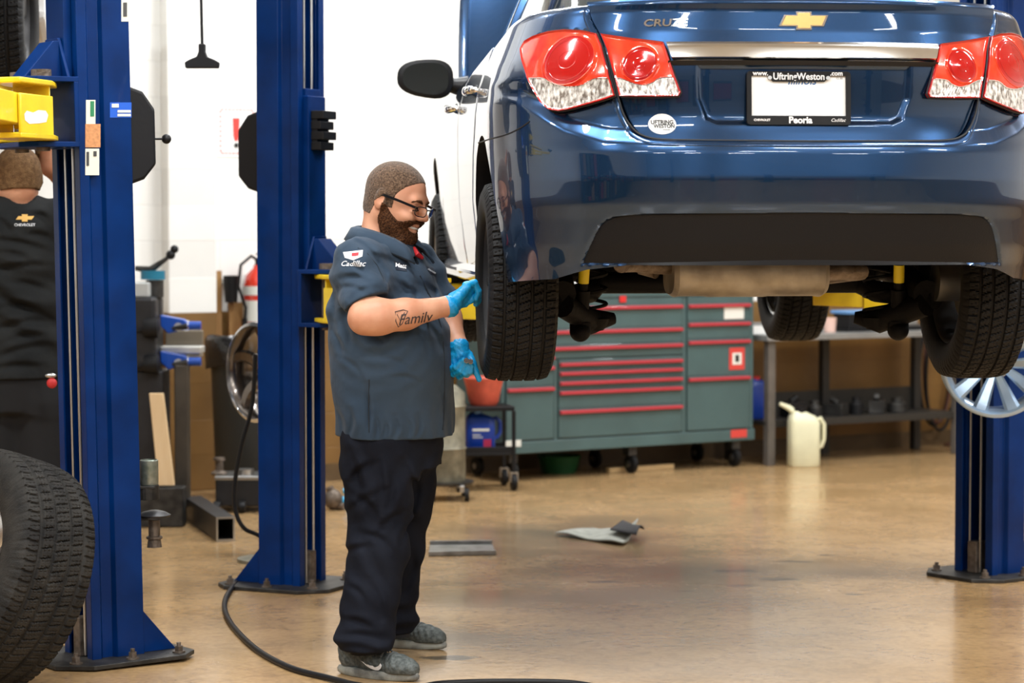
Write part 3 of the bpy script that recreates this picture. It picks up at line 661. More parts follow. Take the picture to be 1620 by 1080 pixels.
# ---- tail lights
lred = M('lens_red', (.42, .002, .002), .12, .15, coat=1)
lbri = M('lens_red_bright', (.72, .025, .008), .14, .25, coat=1, c2=(.85, .06, .015), vs=25)
lrim = M('lens_rim', (.45, .012, .01), .1, 0, coat=1)
lclr = M('lens_clear', (.16, .13, .11), .14, .3, coat=1, c2=(.95, .93, .88), vs=75, detail=2, stretch=(1.6, 1, .7))
def lamp(name, poly, cen, rad, divide, side, inner):
    c = C2S(*cen); eL, eR, eT, eB = C2S(cen[0]-rad, cen[1]), C2S(cen[0]+rad, cen[1]), C2S(cen[0], cen[1]-rad), C2S(cen[0], cen[1]+rad); c = ((eL[0]+eR[0])/2, (eT[1]+eB[1])/2); rr_ = abs(eT[1]-eB[1])/2; KS = rr_*2/abs(eR[0]-eL[0]); dv_ = [C2S(*q) for q in divide]; dv_ = sorted(dv_)
    def zdiv(s): return float(np.interp(s, [a for a, b in dv_], [b for a, b in dv_]))
    pp = [tuple(q) for q in lin(poly, .006)]
    dx_, dz_ = np.array([a for a, b in dv_]), np.array([b for a, b in dv_])
    def D(s, z):
        s_ = -np.abs(np.atleast_1d(np.asarray(s, float))); z = np.atleast_1d(np.asarray(z, float)); d = np.hypot((s_-c[0])*KS, z-c[1]); R1 = rr_*1.08
        v = np.where(d < R1, .006*np.sqrt(np.maximum(0, 1-(d/R1)**2)) + .0005*np.cos(d/rr_*6.3), 0)
        e = sdist(pp, np.stack([s_, z], -1)); v = v+.005*sm((e+.010)/.010)
        return v + np.where((z < np.interp(s_, dx_, dz_)) & (d >= R1), .0008*np.cos(s_*700)*np.cos(z*500), 0)
    def mf(s, z):
        s_ = -np.abs(s); e = sdist(pp, np.stack([s_, z], -1)); d = np.hypot((s_-c[0])*KS, z-c[1])
        return np.where(e > -.0065, 2, np.where(d < rr_, 0, np.where(z < np.interp(s_, dx_, dz_), 3, 1)))
    D1 = lambda s, z: float(D(s, z)[0])
    q = pp if side < 0 else mirror(pp)
    seam('lamp_gap', q[::2], .0030, -.0015, True)
    t = patch(name, shrink(q, .0015), [lred, lbri, lrim, lclr], .004 if not inner else .004, D, .02, 78, 90, matf=mf, rimr=.002, smooth=60)
    for k_, (f, rr2) in enumerate(((1.0, .0018), (.82, .0009), (.35, .0008))):
        mb = MB(); ring = []
        for k in range(40):
            a = 2*PI*k/40; s, z = c[0]+rr_*f*math.cos(a)/KS, c[1]+rr_*f*math.sin(a); s = s if side < 0 else -s
            ring.append(Surf(s, z)+SN(s, z)*(.004+D1(s, z)))
        mb.tube(ring, rr2, 6, closed=True); mb.build('reflector_ring', lbri if k_ == 0 else lred, t)
    mb = MB(); ds = [(s, z) for s, z in dens(dv_, 8, False) if sdist(pp, [(s, z)])[0] < -.007]
    mb.tube([Surf(s if side < 0 else -s, z)+SN(s if side < 0 else -s, z)*(.005+D1(s, z)) for s, z in ds], .0016, 6); mb.build('divider', chrome, t)
    return t
for sd in (-1, 1):
    lamp('tail_light', LAMP_O, (903, 96), 38, [(820, 124), (845, 124), (860, 124), (872, 130), (885, 135), (903, 137.5), (922, 135), (936, 127), (948, 124), (975, 124)], sd, False)
    lamp('tail_light', LAMP_I, (1013, 102), 27, [(960, 124), (980, 124), (992, 128), (1005, 133), (1020, 135), (1033, 131), (1045, 124), (1080, 122)], sd, True)
# ---- chrome trim bar above the plate
mb = MB(); rows = []
zc0, zc1 = C2S(1270, 97)[1], C2S(1270, 67)[1]
a0_ = C2S(1052, 67)[0]; a1_ = C2S(1063, 97)[0]
for j in range(9):
    t = j/8; z = zc0+(zc1-zc0)*t; e_ = abs(a1_+(a0_-a1_)*t)-.004
    rows.append([Surf(s, z)+SN(s, z)*(float(liddisp(z))+.001+(.026-.013*t)*math.sin(PI*min(.5, .06+t*4))*(1 if t < .8 else 1-(t-.8)*3)) for s in np.linspace(-e_, e_, 60)])
mb.grid([p for r_ in rows for p in r_], 60, 9)
e_ = rows
back = [[p+Vector((0, .025, 0)) for p in rows[0]], [p+Vector((0, .025, 0)) for p in rows[-1]]]
mb.grid(rows[0]+back[0], 60, 2); mb.grid(rows[-1]+back[1], 60, 2)
mb.build('chrome_trim', M('trim_chrome', (.80, .80, .78), .16, 1, var=.06), CAR, 60)
mb = MB(); mb.grid([Surf(s, z)+SN(s, z)*(float(liddisp(z))+o_) for (z, o_) in ((zc0-.001, .016), (zc0-.012, .004)) for s in np.linspace(-.42, .42, 40)], 40, 2); mb.build('trim_underside', gap, CAR)
# ---- licence plate and frame
pc = C2S(1266, 154.5); base = lidS(pc[0]*0+.0, .802, .006); PLX = C2S(1266, 154)[0]
pl = empty('license_plate', base+Vector((PLX, -.004, 0)), 0); pl.parent = CAR; pl.rotation_euler = (R(-3), 0, 0)
def rr(w, h, r, n=5): 
    out = []
    for cx, cy, a0 in ((w-r, h-r, 0), (-w+r, h-r, 90), (-w+r, -h+r, 180), (w-r, -h+r, 270)):
        out += [(cx+r*math.cos(R(a0+90*k/n)), cy+r*math.sin(R(a0+90*k/n))) for k in range(n+1)]
    return out
platewhite = M('plate_white', (.86, .88, .88), .35)
fr_w, fr_h = .159, .081
mb = MB(); mb.prism([(x, .0, z) for x, z in rr(.150, .074, .01)], (0, -.003, 0)); mb.build('plate_sheet', platewhite, pl, 30)
mb = MB(); o_ = rr(fr_w, fr_h, .012); i_ = []
for k, (x, z) in enumerate(o_):
    xi = max(-.143, min(.143, x)); zi = max(-.053, min(.066, z)); i_.append((xi, zi))
n_ = len(o_)
V_ = [(x, -.002, z) for x, z in o_]+[(x*.99, -.011, z*.985) for x, z in o_]+[(x, -.010, z) for x, z in i_]+[(x, -.002, z) for x, z in i_]
F_ = []
for a_, b_ in ((0, 1), (1, 2), (2, 3), (3, 0)): F_ += [(a_*n_+k, a_*n_+(k+1) % n_, b_*n_+(k+1) % n_, b_*n_+k) for k in range(n_)]
mb.add(V_, F_)
# top tab of the frame behind the lettering
mb.prism([(-.096, -.0035, .067), (.096, -.0035, .067), (.078, -.0035, .049), (-.078, -.0035, .049)], (0, -.007, 0))
frm = mb.build('plate_frame', black, pl, 30)
tw = M('lettering_white', (.9, .9, .9), .4); tb = M('lettering_blue', (.02, .12, .35), .4); tg = M('lettering_black', (.01, .01, .01), .4)
RX = (PI/2, 0, 0)
text_mesh('lettering', 'UftringWeston', .0285, tw, frm, (0, -.0112, .0635), RX, .0004, bold=.0006, xs=.90)
text_mesh('lettering', 'www.', .0195, tw, frm, (-.116, -.0112, .073), RX, .0004, bold=.0005)
text_mesh('lettering', '.com', .0195, tw, frm, (.114, -.0112, .0735), RX, .0004, bold=.0005)
text_mesh('lettering', 'Peoria', .0275, tw, frm, (.004, -.0112, -.0665), RX, .0004, bold=.001)
text_mesh('lettering', 'CHEVROLET', .009, tw, frm, (-.112, -.0112, -.066), RX, .0003, bold=.0003)
text_mesh('lettering', 'Cadillac', .014, tw, frm, (.118, -.0112, -.066), RX, .0003, shear=.35)
text_mesh('plate_lettering', 'Illinois', .034, tb, pl, (.01, -.0032, .0515), RX, .0003, shear=.3, bold=.0004)
text_mesh('plate_lettering', '12 20', .009, tg, pl, (.124, -.0032, .060), RX, .0003)
for s in (-1, 1): m2 = MB(); m2.cyl((s*.088, -.004, .060), (s*.088, -.0125, .060), .006, n=14); m2.build('screw', steel, pl)
# ---- bowtie emblem, model lettering, dealer sticker
ec = C2S(1271, 33); gold = M('gold_emblem', (.62, .38, .13), .25, .6, coat=.6)
def bow(w, h, cw, g_=0):      # bowtie outline
    q = h*.62; sl = w*.10
    return [(-w-0+g_*0, -q), (-w+sl*2, q), (-cw, q), (-cw, h), (cw, h), (cw, q), (w, q), (w-sl*2, -q), (cw, -q), (cw, -h), (-cw, -h), (-cw, -q)]
def onlid(x, z, off): s = Sof(x); return lidS(s, z, off)
for nm_, (w_, h_, c_), m_, o1, o2 in (('emblem_rim', (.083, .0285, .026), chrome, .001, .006), ('emblem', (.074, .0235, .021), gold, .0055, .0085)):
    mb = MB(); pts = bow(w_, h_, c_); cx = Surf(ec[0], ec[1]).x
    a = [onlid(cx+x, ec[1]+z, o1) for x, z in pts]; b_ = [onlid(cx+x*.97, ec[1]+z*.95, o2) for x, z in pts]; n_ = len(pts)
    mb.add(a+b_, [(i, (i+1) % n_, n_+(i+1) % n_, n_+i) for i in range(n_)]); mb.add(b_, [(0, 1, 2, 11), (2, 3, 4, 5, 8, 9, 10, 11), (5, 6, 7, 8)])
    mb.build(nm_, m_, CAR, 20)
def wrap_lid(cx, cz, off):
    return lambda x, y, z: tuple(onlid(cx+x, cz+y, off+z))
q = C2S(1037, 37); cx = Surf(*q).x
text_mesh('model_badge', 'CRUZE', .030, chrome, CAR, None, None, .002, bold=.0007, xs=1.42, warp=wrap_lid(cx, q[1], .003))
q = C2S(1045, 192.5); cx = Surf(*q).x; mb = MB()
st = [onlid(cx+.0425*math.cos(a), q[1]+.029*math.sin(a), .0032) for a in np.linspace(0, 2*PI, 41)[:-1]]; st2 = [onlid(cx+.0425*math.cos(a), q[1]+.029*math.sin(a), -.001) for a in np.linspace(0, 2*PI, 41)[:-1]]
mb.add(st+st2, [tuple(range(40))]+[(k, (k+1) % 40, 40+(k+1) % 40, 40+k) for k in range(40)]); sto = mb.build('dealer_sticker', platewhite, CAR, 0); 
for tx, sz, dx, dz, bo in (('UFTRING', .0165, .0, .006, .0004), ('WESTON', .015, .006, -.0055, .0004), ('chevrolet', .0055, .012, -.0155, .0)):
    text_mesh('lettering', tx, sz, tg, sto, None, None, .0002, bold=bo, warp=wrap_lid(cx+dx, q[1]+dz, .0038))
# ---- doors, handles
def yS(y): return SR+(y-YC)
def door(name, pts, side, hy, hz):
    pl2 = [(side*yS(y), z) for y, z in pts]; d = patch(name, lin(pl2, .03), paint, .0025, None, .008, 40, 30, rimr=.0025)
    mb = MB(); W0 = Wz(hz); rows = []
    for k in range(13):
        t = k/12; y = hy-.095+.19*t; o_ = .012+.030*math.sin(PI*t)**.5 if 0 < k < 12 else .006
        ring = []
        for a in range(10):
            an = 2*PI*a/10; ring.append(Vector((side*(W0+o_+.008*math.cos(an)), y, hz+.014*math.sin(an)*(1 if 0 < k < 12 else .6))))
        rows.append(ring)
    mb.loft(rows); mb.build('door_handle', paint if False else chrome, d, 60)
    mb = MB(); mb.ell((side*(W0-.001), hy, hz), (.006, .06, .022)); mb.build('handle_cup', gap, d)
    return d
for sd in (-1, 1):
    door('rear_door', [(.47, .30), (1.07, .27), (1.06, .50), (1.05, .95), (.98, .975), (.60, 1.0), (.22, 1.025), (.20, .93), (.235, .80), (.34, .66), (.44, .52)], sd, .38, .885)
    door('front_door', [(1.085, .27), (2.10, .27), (2.14, .40), (2.12, .60), (2.08, .80), (2.03, .93), (1.07, .965), (1.075, .5)], sd, 1.28, .865)
    mb = MB(); mb.loft([[Vector((sd*x, y, z)) for x, z in ((.80, .21), (.872, .215), (.878, .25), (.85, .285))] for y in (.42, 1.3, 2.26)]); mb.build('sill', paint, CAR, 30, .006)
# fuel door outline omitted on left; ---- greenhouse
GB, GT = 0.97, 1.455
def G(a, t, off=0):        # a: angle 0..2pi around, t 0..1 up
    yb0, yb1, yt0, yt1 = -.60, 2.22, .22, 1.42; tt = t
    y0 = yb0+(yt0-yb0)*tt**.9; y1 = yb1+(yt1-yb1)*tt; wv = .765+(.575-.765)*tt**1.15; z = GB+(GT-GB)*t
    z += .09*(1-t)*max(0, 1) * (1 if math.sin(a) < 0 else .0)*0
    n = 4.2; ca, sa = math.cos(a), math.sin(a)
    x = math.copysign(abs(ca)**(2/n), ca)*(wv+off); y = (y0+y1)/2+math.copysign(abs(sa)**(2/n), sa)*((y1-y0)/2+off)
    if t > 0: pass
    return Vector((x, y, z))
mb = MB(); NA = 120; rings = [[G(2*PI*k/NA, t) for k in range(NA)] for t in np.linspace(0, 1, 14)]
rings.append([Vector((p.x*.93, .82+(p.y-.82)*.93, p.z+.012)) for p in rings[-1]]); rings.append([Vector((p.x*.5, .82+(p.y-.82)*.5, 1.488)) for p in rings[-2]]); rings.append([Vector((p.x*.1, .82+(p.y-.82)*.1, 1.492)) for p in rings[-3]])
mb.loft(rings); mb.build('roof_and_pillars', paint, CAR, 50)
def gside(y, z, side, off):
    t = (z-GB)/(GT-GB); yb0, yb1, yt0, yt1 = -.60, 2.22, .22, 1.42; y0 = yb0+(yt0-yb0)*t**.9; y1 = yb1+(yt1-yb1)*t; wv = .765+(.575-.765)*t**1.15
    q = abs((y-(y0+y1)/2)/((y1-y0)/2)); q = min(q, .999); x = wv*(1-q**4.2)**(1/4.2); return Vector((side*(x+off), y, z+off*.4))
def gpatch(name, poly, mat, side, off, th=.01, n=16, m=24):
    f = lambda s, z: gside(s, z, side, 0); g2 = lambda s, z: Vector((side, 0, .35)).normalized()
    return patch(name, lin(poly, .03), mat, off, None, th, n, m, surf=f, nrm=g2, rimr=.001)
for sd in (-1, 1):
    fr = gpatch('window_surround', [(-.12, 1.075), (.10, 1.045), (1.0, 1.005), (2.06, .985), (1.50, 1.33), (1.30, 1.405), (.35, 1.405), (.14, 1.30)], black, sd, .002)
    gpatch('side_window', [(-.05, 1.085), (.10, 1.065), (.98, 1.03), (.98, 1.385), (.37, 1.385), (.18, 1.29)], glass, sd, .006)
    gpatch('side_window', [(1.05, 1.025), (1.98, 1.005), (1.47, 1.32), (1.28, 1.385), (1.05, 1.385)], glass, sd, .006)
    mb = MB(); mb.tube([gside(y, z, sd, .008) for y, z in [(-.13, 1.078), (.10, 1.043), (1.0, 1.003), (2.08, .980)]], .006, 8); mb.build('belt_molding', black, CAR)
mb = MB(); gp = []
for t in np.linspace(.12, .9, 10):
    for a in np.linspace(PI*1.5-1.15, PI*1.5+1.15, 30): gp.append(G(a, t, .004)+Vector((0, 0, .002)))
mb.grid(gp, 30, 10); rw = mb.build('rear_window', glass, CAR, 60); sl = rw.modifiers.new('s', 'SOLIDIFY'); sl.thickness = .003
mb = MB(); gp = []
for t in np.linspace(.10, .93, 10):
    for a in np.linspace(PI*.5-1.15, PI*.5+1.15, 30): gp.append(G(a, t, .004)+Vector((0, 0, .002)))
mb.grid(gp, 30, 10); rw = mb.build('windshield', glass, CAR, 60); sl = rw.modifiers.new('s', 'SOLIDIFY'); sl.thickness = .003
# ---- raised hood
mb = MB(); HA = R(63); hp = []
for j in range(16):
    t = j/15
    for i in range(30):
        q_ = 2*i/29-1; w_ = .80-.10*t**2; x = q_*w_; yy = t*1.05; zz = .045*(1-q_*q_)+.02*math.sin(PI*t)-.03*float(sm((abs(q_)-.75)/.25))+.012*float(sm((.12-abs(abs(q_)-.55))/.12))
        hp.append((x, yy, zz))
mb.grid(hp, 30, 16); hd = mb.build('hood', paint, CAR, 60); sl = hd.modifiers.new('s', 'SOLIDIFY'); sl.thickness = .03; sl.offset = -1
hd.location = (0, 2.30, .985); hd.rotation_euler = (HA, 0, 0)
mb = MB(); mb.tube([(-.62, 3.1, .88), (-.60, 2.75, 1.75)], .006, 8); mb.build('hood_prop', black, CAR)
# ---- door mirrors
for sd in (-1, 1):
    hs = MB(); c = Vector((sd*.975, 1.80, 1.012)); rows = []
    prof = [(-.030, 1.0), (-.026, 1.05), (-.01, 1.06), (.03, .98), (.07, .72), (.095, .35), (.10, .08)]
    for y, f in prof:
        ring = []
        for k in range(28):
            a = 2*PI*k/28; ca, sa = math.cos(a), math.sin(a)
            x = math.copysign(abs(ca)**.75, ca)*.108; z = math.copysign(abs(sa)**.75, sa)*.073*(1 - .22*(x/.108)*(-1)*(1 if sa < 0 else .35))
            if x < 0 and True: z *= 1+.0*x
            ring.append(c+Vector((-sd*x*f, y, z*f)))
        rows.append(ring)
    hs.loft(rows); mo = hs.build('door_mirror', black, CAR, 60)
    m2 = MB(); g = []
    m2.add([p+Vector((0, -.0035, 0)) for p in [c+(q-c)*.86 for q in rows[0]]], [tuple(range(28))]); m2.v = [(v[0], 1.80-.0315, v[2]) for v in m2.v]; m2.build('mirror_glass', M('mirror_glass', (.10, .11, .11), .05, 1), mo, 0, fixn=False)  # glass tinted dark: the dark surroundings it reflects are put into its colour
    m2 = MB(); rws = []
    for t in np.linspace(0, 1, 7):
        x = .915*(1-t)+.80*t; ring = []
        for k in range(12):
            a = 2*PI*k/12; ring.append(Vector((sd*x, 1.83+.05*(1+.3*t)*math.cos(a), .995-.02*t+(.028+.035*abs(t-.3)**1.2)*math.sin(a))))
        rws.append(ring)
    m2.loft(rws); m2.build('mirror_arm', black, mo, 60)
# ---- wheels
def tire_mesh(Rr, W, rim, nA=540, detail=True, nT=64):
    hw = W/2; sw = hw*1.0
    side = [(rim, hw*.86), (rim+.006, hw*.93), (rim+.02, hw*.99), (rim+(Rr-rim)*.45, hw*1.06), (rim+(Rr-rim)*.72, hw*1.04), (Rr-.022, hw*.98), (Rr-.012, hw*.94)]
    tread = [(Rr - .010*abs(2*k/(nT-1)-1)**4, hw*.93*(1-2*k/(nT-1))) for k in range(nT)]
    prof = side+tread+[(r, -x) for r, x in side[::-1]]; ns = len(side); m = len(prof)
    k = np.arange(nA); th_ = 2*PI*k/nA; RR = np.zeros((nA, m)); XX = np.zeros((nA, m))
    for i, (r, x) in enumerate(prof): RR[:, i] = r; XX[:, i] = x
    if detail:
        NP = 72; tp = .008
        for i in range(ns, ns+nT):
            x = prof[i][1]/hw
            d = np.zeros(nA); gr = 0
            for g0 in (-.60, -.22, .22, .60):
                gr = max(gr, float(sm((.055-abs(x-g0))/.02)))
            ph = (k/nA*NP)
            if abs(x) > .60: u_ = (ph + .35*abs(x)) % 1; cutv = (u_ < .20)*(abs(x) > .63)
            elif abs(x) > .22: u_ = (ph*1.0 + x*1.4 + .5) % 1; cutv = (u_ < .14)
            else: u_ = (ph + x*1.6) % 1; cutv = (u_ < .13)
            u2 = (ph*2 + x*2.0) % 1; sip = (u2 < .12)*.35
            d = np.maximum(gr, np.maximum(cutv*.85, sip)); RR[:, i] -= tp*d
        for i in range(ns-3, ns): 
            u_ = (k/nA*NP+.21) % 1; RR[:, i] -= .004*(u_ < .22); RR[:, m-1-i] -= .004*(u_ < .22)
        for i in (3, 4): RR[:, i] += 0
    v = np.stack([XX, RR*np.cos(th_)[:, None], RR*np.sin(th_)[:, None]], -1).reshape(-1, 3)
    me = bpy.data.meshes.new('tire'); fs = []
    for a in range(nA):
        b = (a+1) % nA
        for i in range(m): j = (i+1) % m; fs.append((a*m+i, b*m+i, b*m+j, a*m+j))
    me.from_pydata(v.tolist(), [], fs)
    bm_ = bmesh.new(); bm_.from_mesh(me); bmesh.ops.recalc_face_normals(bm_, faces=bm_.faces); bm_.to_mesh(me); bm_.free()
    return me
def rim_build(rim, W, mat, parent, spokes=5, style='split', out=1, dish=.03, lip=True, barrelmat=None):
    """rim with its face towards out*x"""
    hw = W/2*.84; n = 64; mb = MB()
    xo = out*hw; f = lambda r, x: (r, out*x)
    prof = [f(rim+.006, hw), f(rim+.012, hw-.004), f(rim+.002, hw-.012), f(rim-.012, hw-.03), f(rim-.020, -hw+.03), f(rim+.002, -hw+.012), f(rim+.012, -hw+.004), f(rim+.006, -hw), f(rim-.008, -hw+.004), f(rim-.026, -hw+.03), f(rim-.022, hw-.036), f(rim-.010, hw-.010), f(rim-.002, hw)]
    mb.lathe([(r, x) for r, x in prof], axis='X', n=n, closed=True); ro = mb.build('rim', barrelmat or mat, parent, 50)
    for k in range(spokes):
        a = 2*PI*k/spokes+.3; m2 = MB(); cs, sn = math.cos(a), math.sin(a)
        def pt(r, s, x): return Vector((out*x, r*cs-s*sn, r*sn+s*cs))
        arms_ = ((-1, 1) if style in ('split', 'wide') else (0,))
        for q in arms_:
            rings = []
            for t in np.linspace(0, 1, 8):
                r = .035+(rim-.045)*t; s0 = q*(.012+.052*t*(rim/.2)) if style == 'split' else q*(.018+.040*t) if style == 'wide' else (.03*math.sin(t*PI) if style == 'swirl' else 0)
                wd = (.017+.004*t) if style == 'split' else (.015+.019*t) if style == 'wide' else (.034-.008*t if style == 'swirl' else .045+.012*t)
                x = hw-dish*(1-t)**1.5-.014
                rings.append([pt(r, s0-wd, x-.006), pt(r, s0-wd*.6, x+.004), pt(r, s0+wd*.6, x+.004), pt(r, s0+wd, x-.006), pt(r, s0+wd*.7, x-.028), pt(r, s0-wd*.7, x-.028)])
            m2.loft(rings)
        m2.build('spoke', mat, ro, 35)
    m2 = MB(); m2.lathe([(0.001, out*(hw-dish+.0)), (.028, out*(hw-dish)), (.034, out*(hw-dish-.006)), (.062, out*(hw-dish-.016)), (.068, out*(hw-dish-.05)), (.001, out*(hw-dish-.05))], axis='X', n=40); m2.build('hub', mat, ro, 40)
    for k in range(5):
        a = 2*PI*k/5; m2 = MB(); m2.cyl((out*(hw-dish-.012), .05*math.cos(a), .05*math.sin(a)), (out*(hw-dish+.006), .05*math.cos(a), .05*math.sin(a)), .010, n=6); m2.build('lug_nut', darksteel, ro, 20)
    return ro
tm = tire_mesh(.332, .215, .213)
steelblk = M('wheel_dark', (.06, .06, .062), .4, .6)
for (x, y) in ((-.78, 0), (.78, 0), (-.78, 2.685), (.73, 2.685)):
    wo = empty('wheel', (x, y, .232)); wo.parent = CAR
    fin('tire', tm, rubber, wo, 30) if not tm.materials else fin('tire', tm, None, wo, 0)
    rim_build(.213, .215, silver if y > 1 else steelblk, wo, 5, 'split', -1 if x < 0 else 1, .045)
    mb = MB(); s = -1 if x < 0 else 1; mb.cyl((-s*.02, 0, 0), (-s*.03, 0, 0), .135, n=40); mb.cyl((-s*.03, 0, 0), (-s*.13, 0, 0), .07, n=30); mb.cyl((s*.03, 0, 0), (-s*.03, 0, 0), .06, n=30); mb.build('brake_disc', steel, wo)
# wheel wells
well = M('wheel_well', (.008, .008, .009), .8)
# ---- underside
ub = M('underbody', (.005, .005, .006), .6, bump=.2, spec=.12)
mb = MB(); mb.b2((-.70, -.60, .33), (.70, -.30, .42)); mb.build('underbody_panel', ub, CAR, 0, .01)
mb = MB(); mb.tube([(-.66, .02, .17), (-.50, .22, .19), (-.45, .30, .22), (.45, .30, .22), (.50, .22, .19), (.66, .02, .17)], .038, 12); 
for s in (-1, 1): mb.tube([(s*.62, .0, .19), (s*.60, .35, .26), (s*.60, .55, .27)], [.045, .05, .05], 12)
mb.build('axle_beam', ub, CAR)
ylab = M('label_yellow', (.85, .68, .02), .5)
for s in (-1, 1):
    mb = MB(); mb.cyl((s*.55, .10, .08), (s*.535, .03, .40), .017, n=18); mb.cyl((s*.55, .10, .08), (s*.5445, .074, .20), .026, n=18); mb.cyl((s*.55, .10, .055), (s*.55, .10, .09), .036, n=18); mb.ell((s*.55, .10, .06), (.036, .05, .036)); so = mb.build('shock_absorber', ub, CAR)
    A = Vector((s*.5432, .0680, .225)); B = Vector((s*.5405, .0560, .285)); mb = MB(); mb.cyl(A, B, .0185, n=24); mb.build('yellow_label', ylab, so)
    mb = MB(); cp = [(s*.50+.05*math.cos(t), .18+.055*math.sin(t), .10+.26*t/(2*PI*5)) for t in np.linspace(0, 2*PI*5, 90)]; mb.tube(cp, .0065, 6); mb.build('coil_spring', ub, CAR)
    mb = MB(); mb.lathe([(.001, .06), (.04, .06), (.058, .085), (.062, .10), (.001, .11)], c=(s*.50, .18, 0), n=24); mb.tube([(s*.62, .0, .15), (s*.50, .18, .09), (s*.42, .20, .10)], [.04, .045, .02], 12); mb.build('spring_seat', ub, CAR)
# muffler
mc = C2S(1055, 440)
hot = M('muffler_metal', (.17, .15, .125), .42, .6, c2=(.42, .385, .33), vs=7, bump=.15, bs=40)
mb = MB(); rr_ = []
xa, xb = toloc(P(1050, 440, 7.75)).x, toloc(P(1294, 440, 7.75)).x
for t, f in ((0, .88), (.03, 1), (.06, .97), (.22, .97), (.25, 1.0), (.60, 1.0), (.63, .97), (.94, .97), (.97, 1), (1, .88)):
    x = xa+(xb-xa)*t; ring = []
    for k in range(32):
        a = 2*PI*k/32; ca, sa = math.cos(a), math.sin(a); ring.append(Vector((x, -.52+math.copysign(abs(ca)**.8, ca)*.13*f, .272+math.copysign(abs(sa)**.7, sa)*.078*f)))
    rr_.append(ring)
mb.loft(rr_); mf_ = mb.build('muffler', hot, CAR, 40)
mb = MB(); mb.tube([(xb+.0, -.45, .27), (xb+.15, -.42, .27), (xb+.2, -.1, .26), (.1, .5, .2), (.05, 1.5, .2)], .027, 12); mb.tube([(xa, -.56, .29), (xa-.12, -.60, .30), (xa-.17, -.66, .30), (xa-.18, -.74, .30)], .026, 14); mb.build('exhaust_pipe', rust, mf_)
mb = MB(); mb.tube([(xa-.03, -.46, .27), (xa-.07, -.42, .28), (xa-.10, -.44, .33)], .02, 10); mb.build('hanger_bracket', rust, mf_)
mb = MB(); mb.b2((-.78, .45, .22), (.78, 2.2, .30)); mb.b2((-.4, 2.2, .18), (.4, 3.3, .3)); mb.build('floor_pan', ub, CAR, 0, .02)
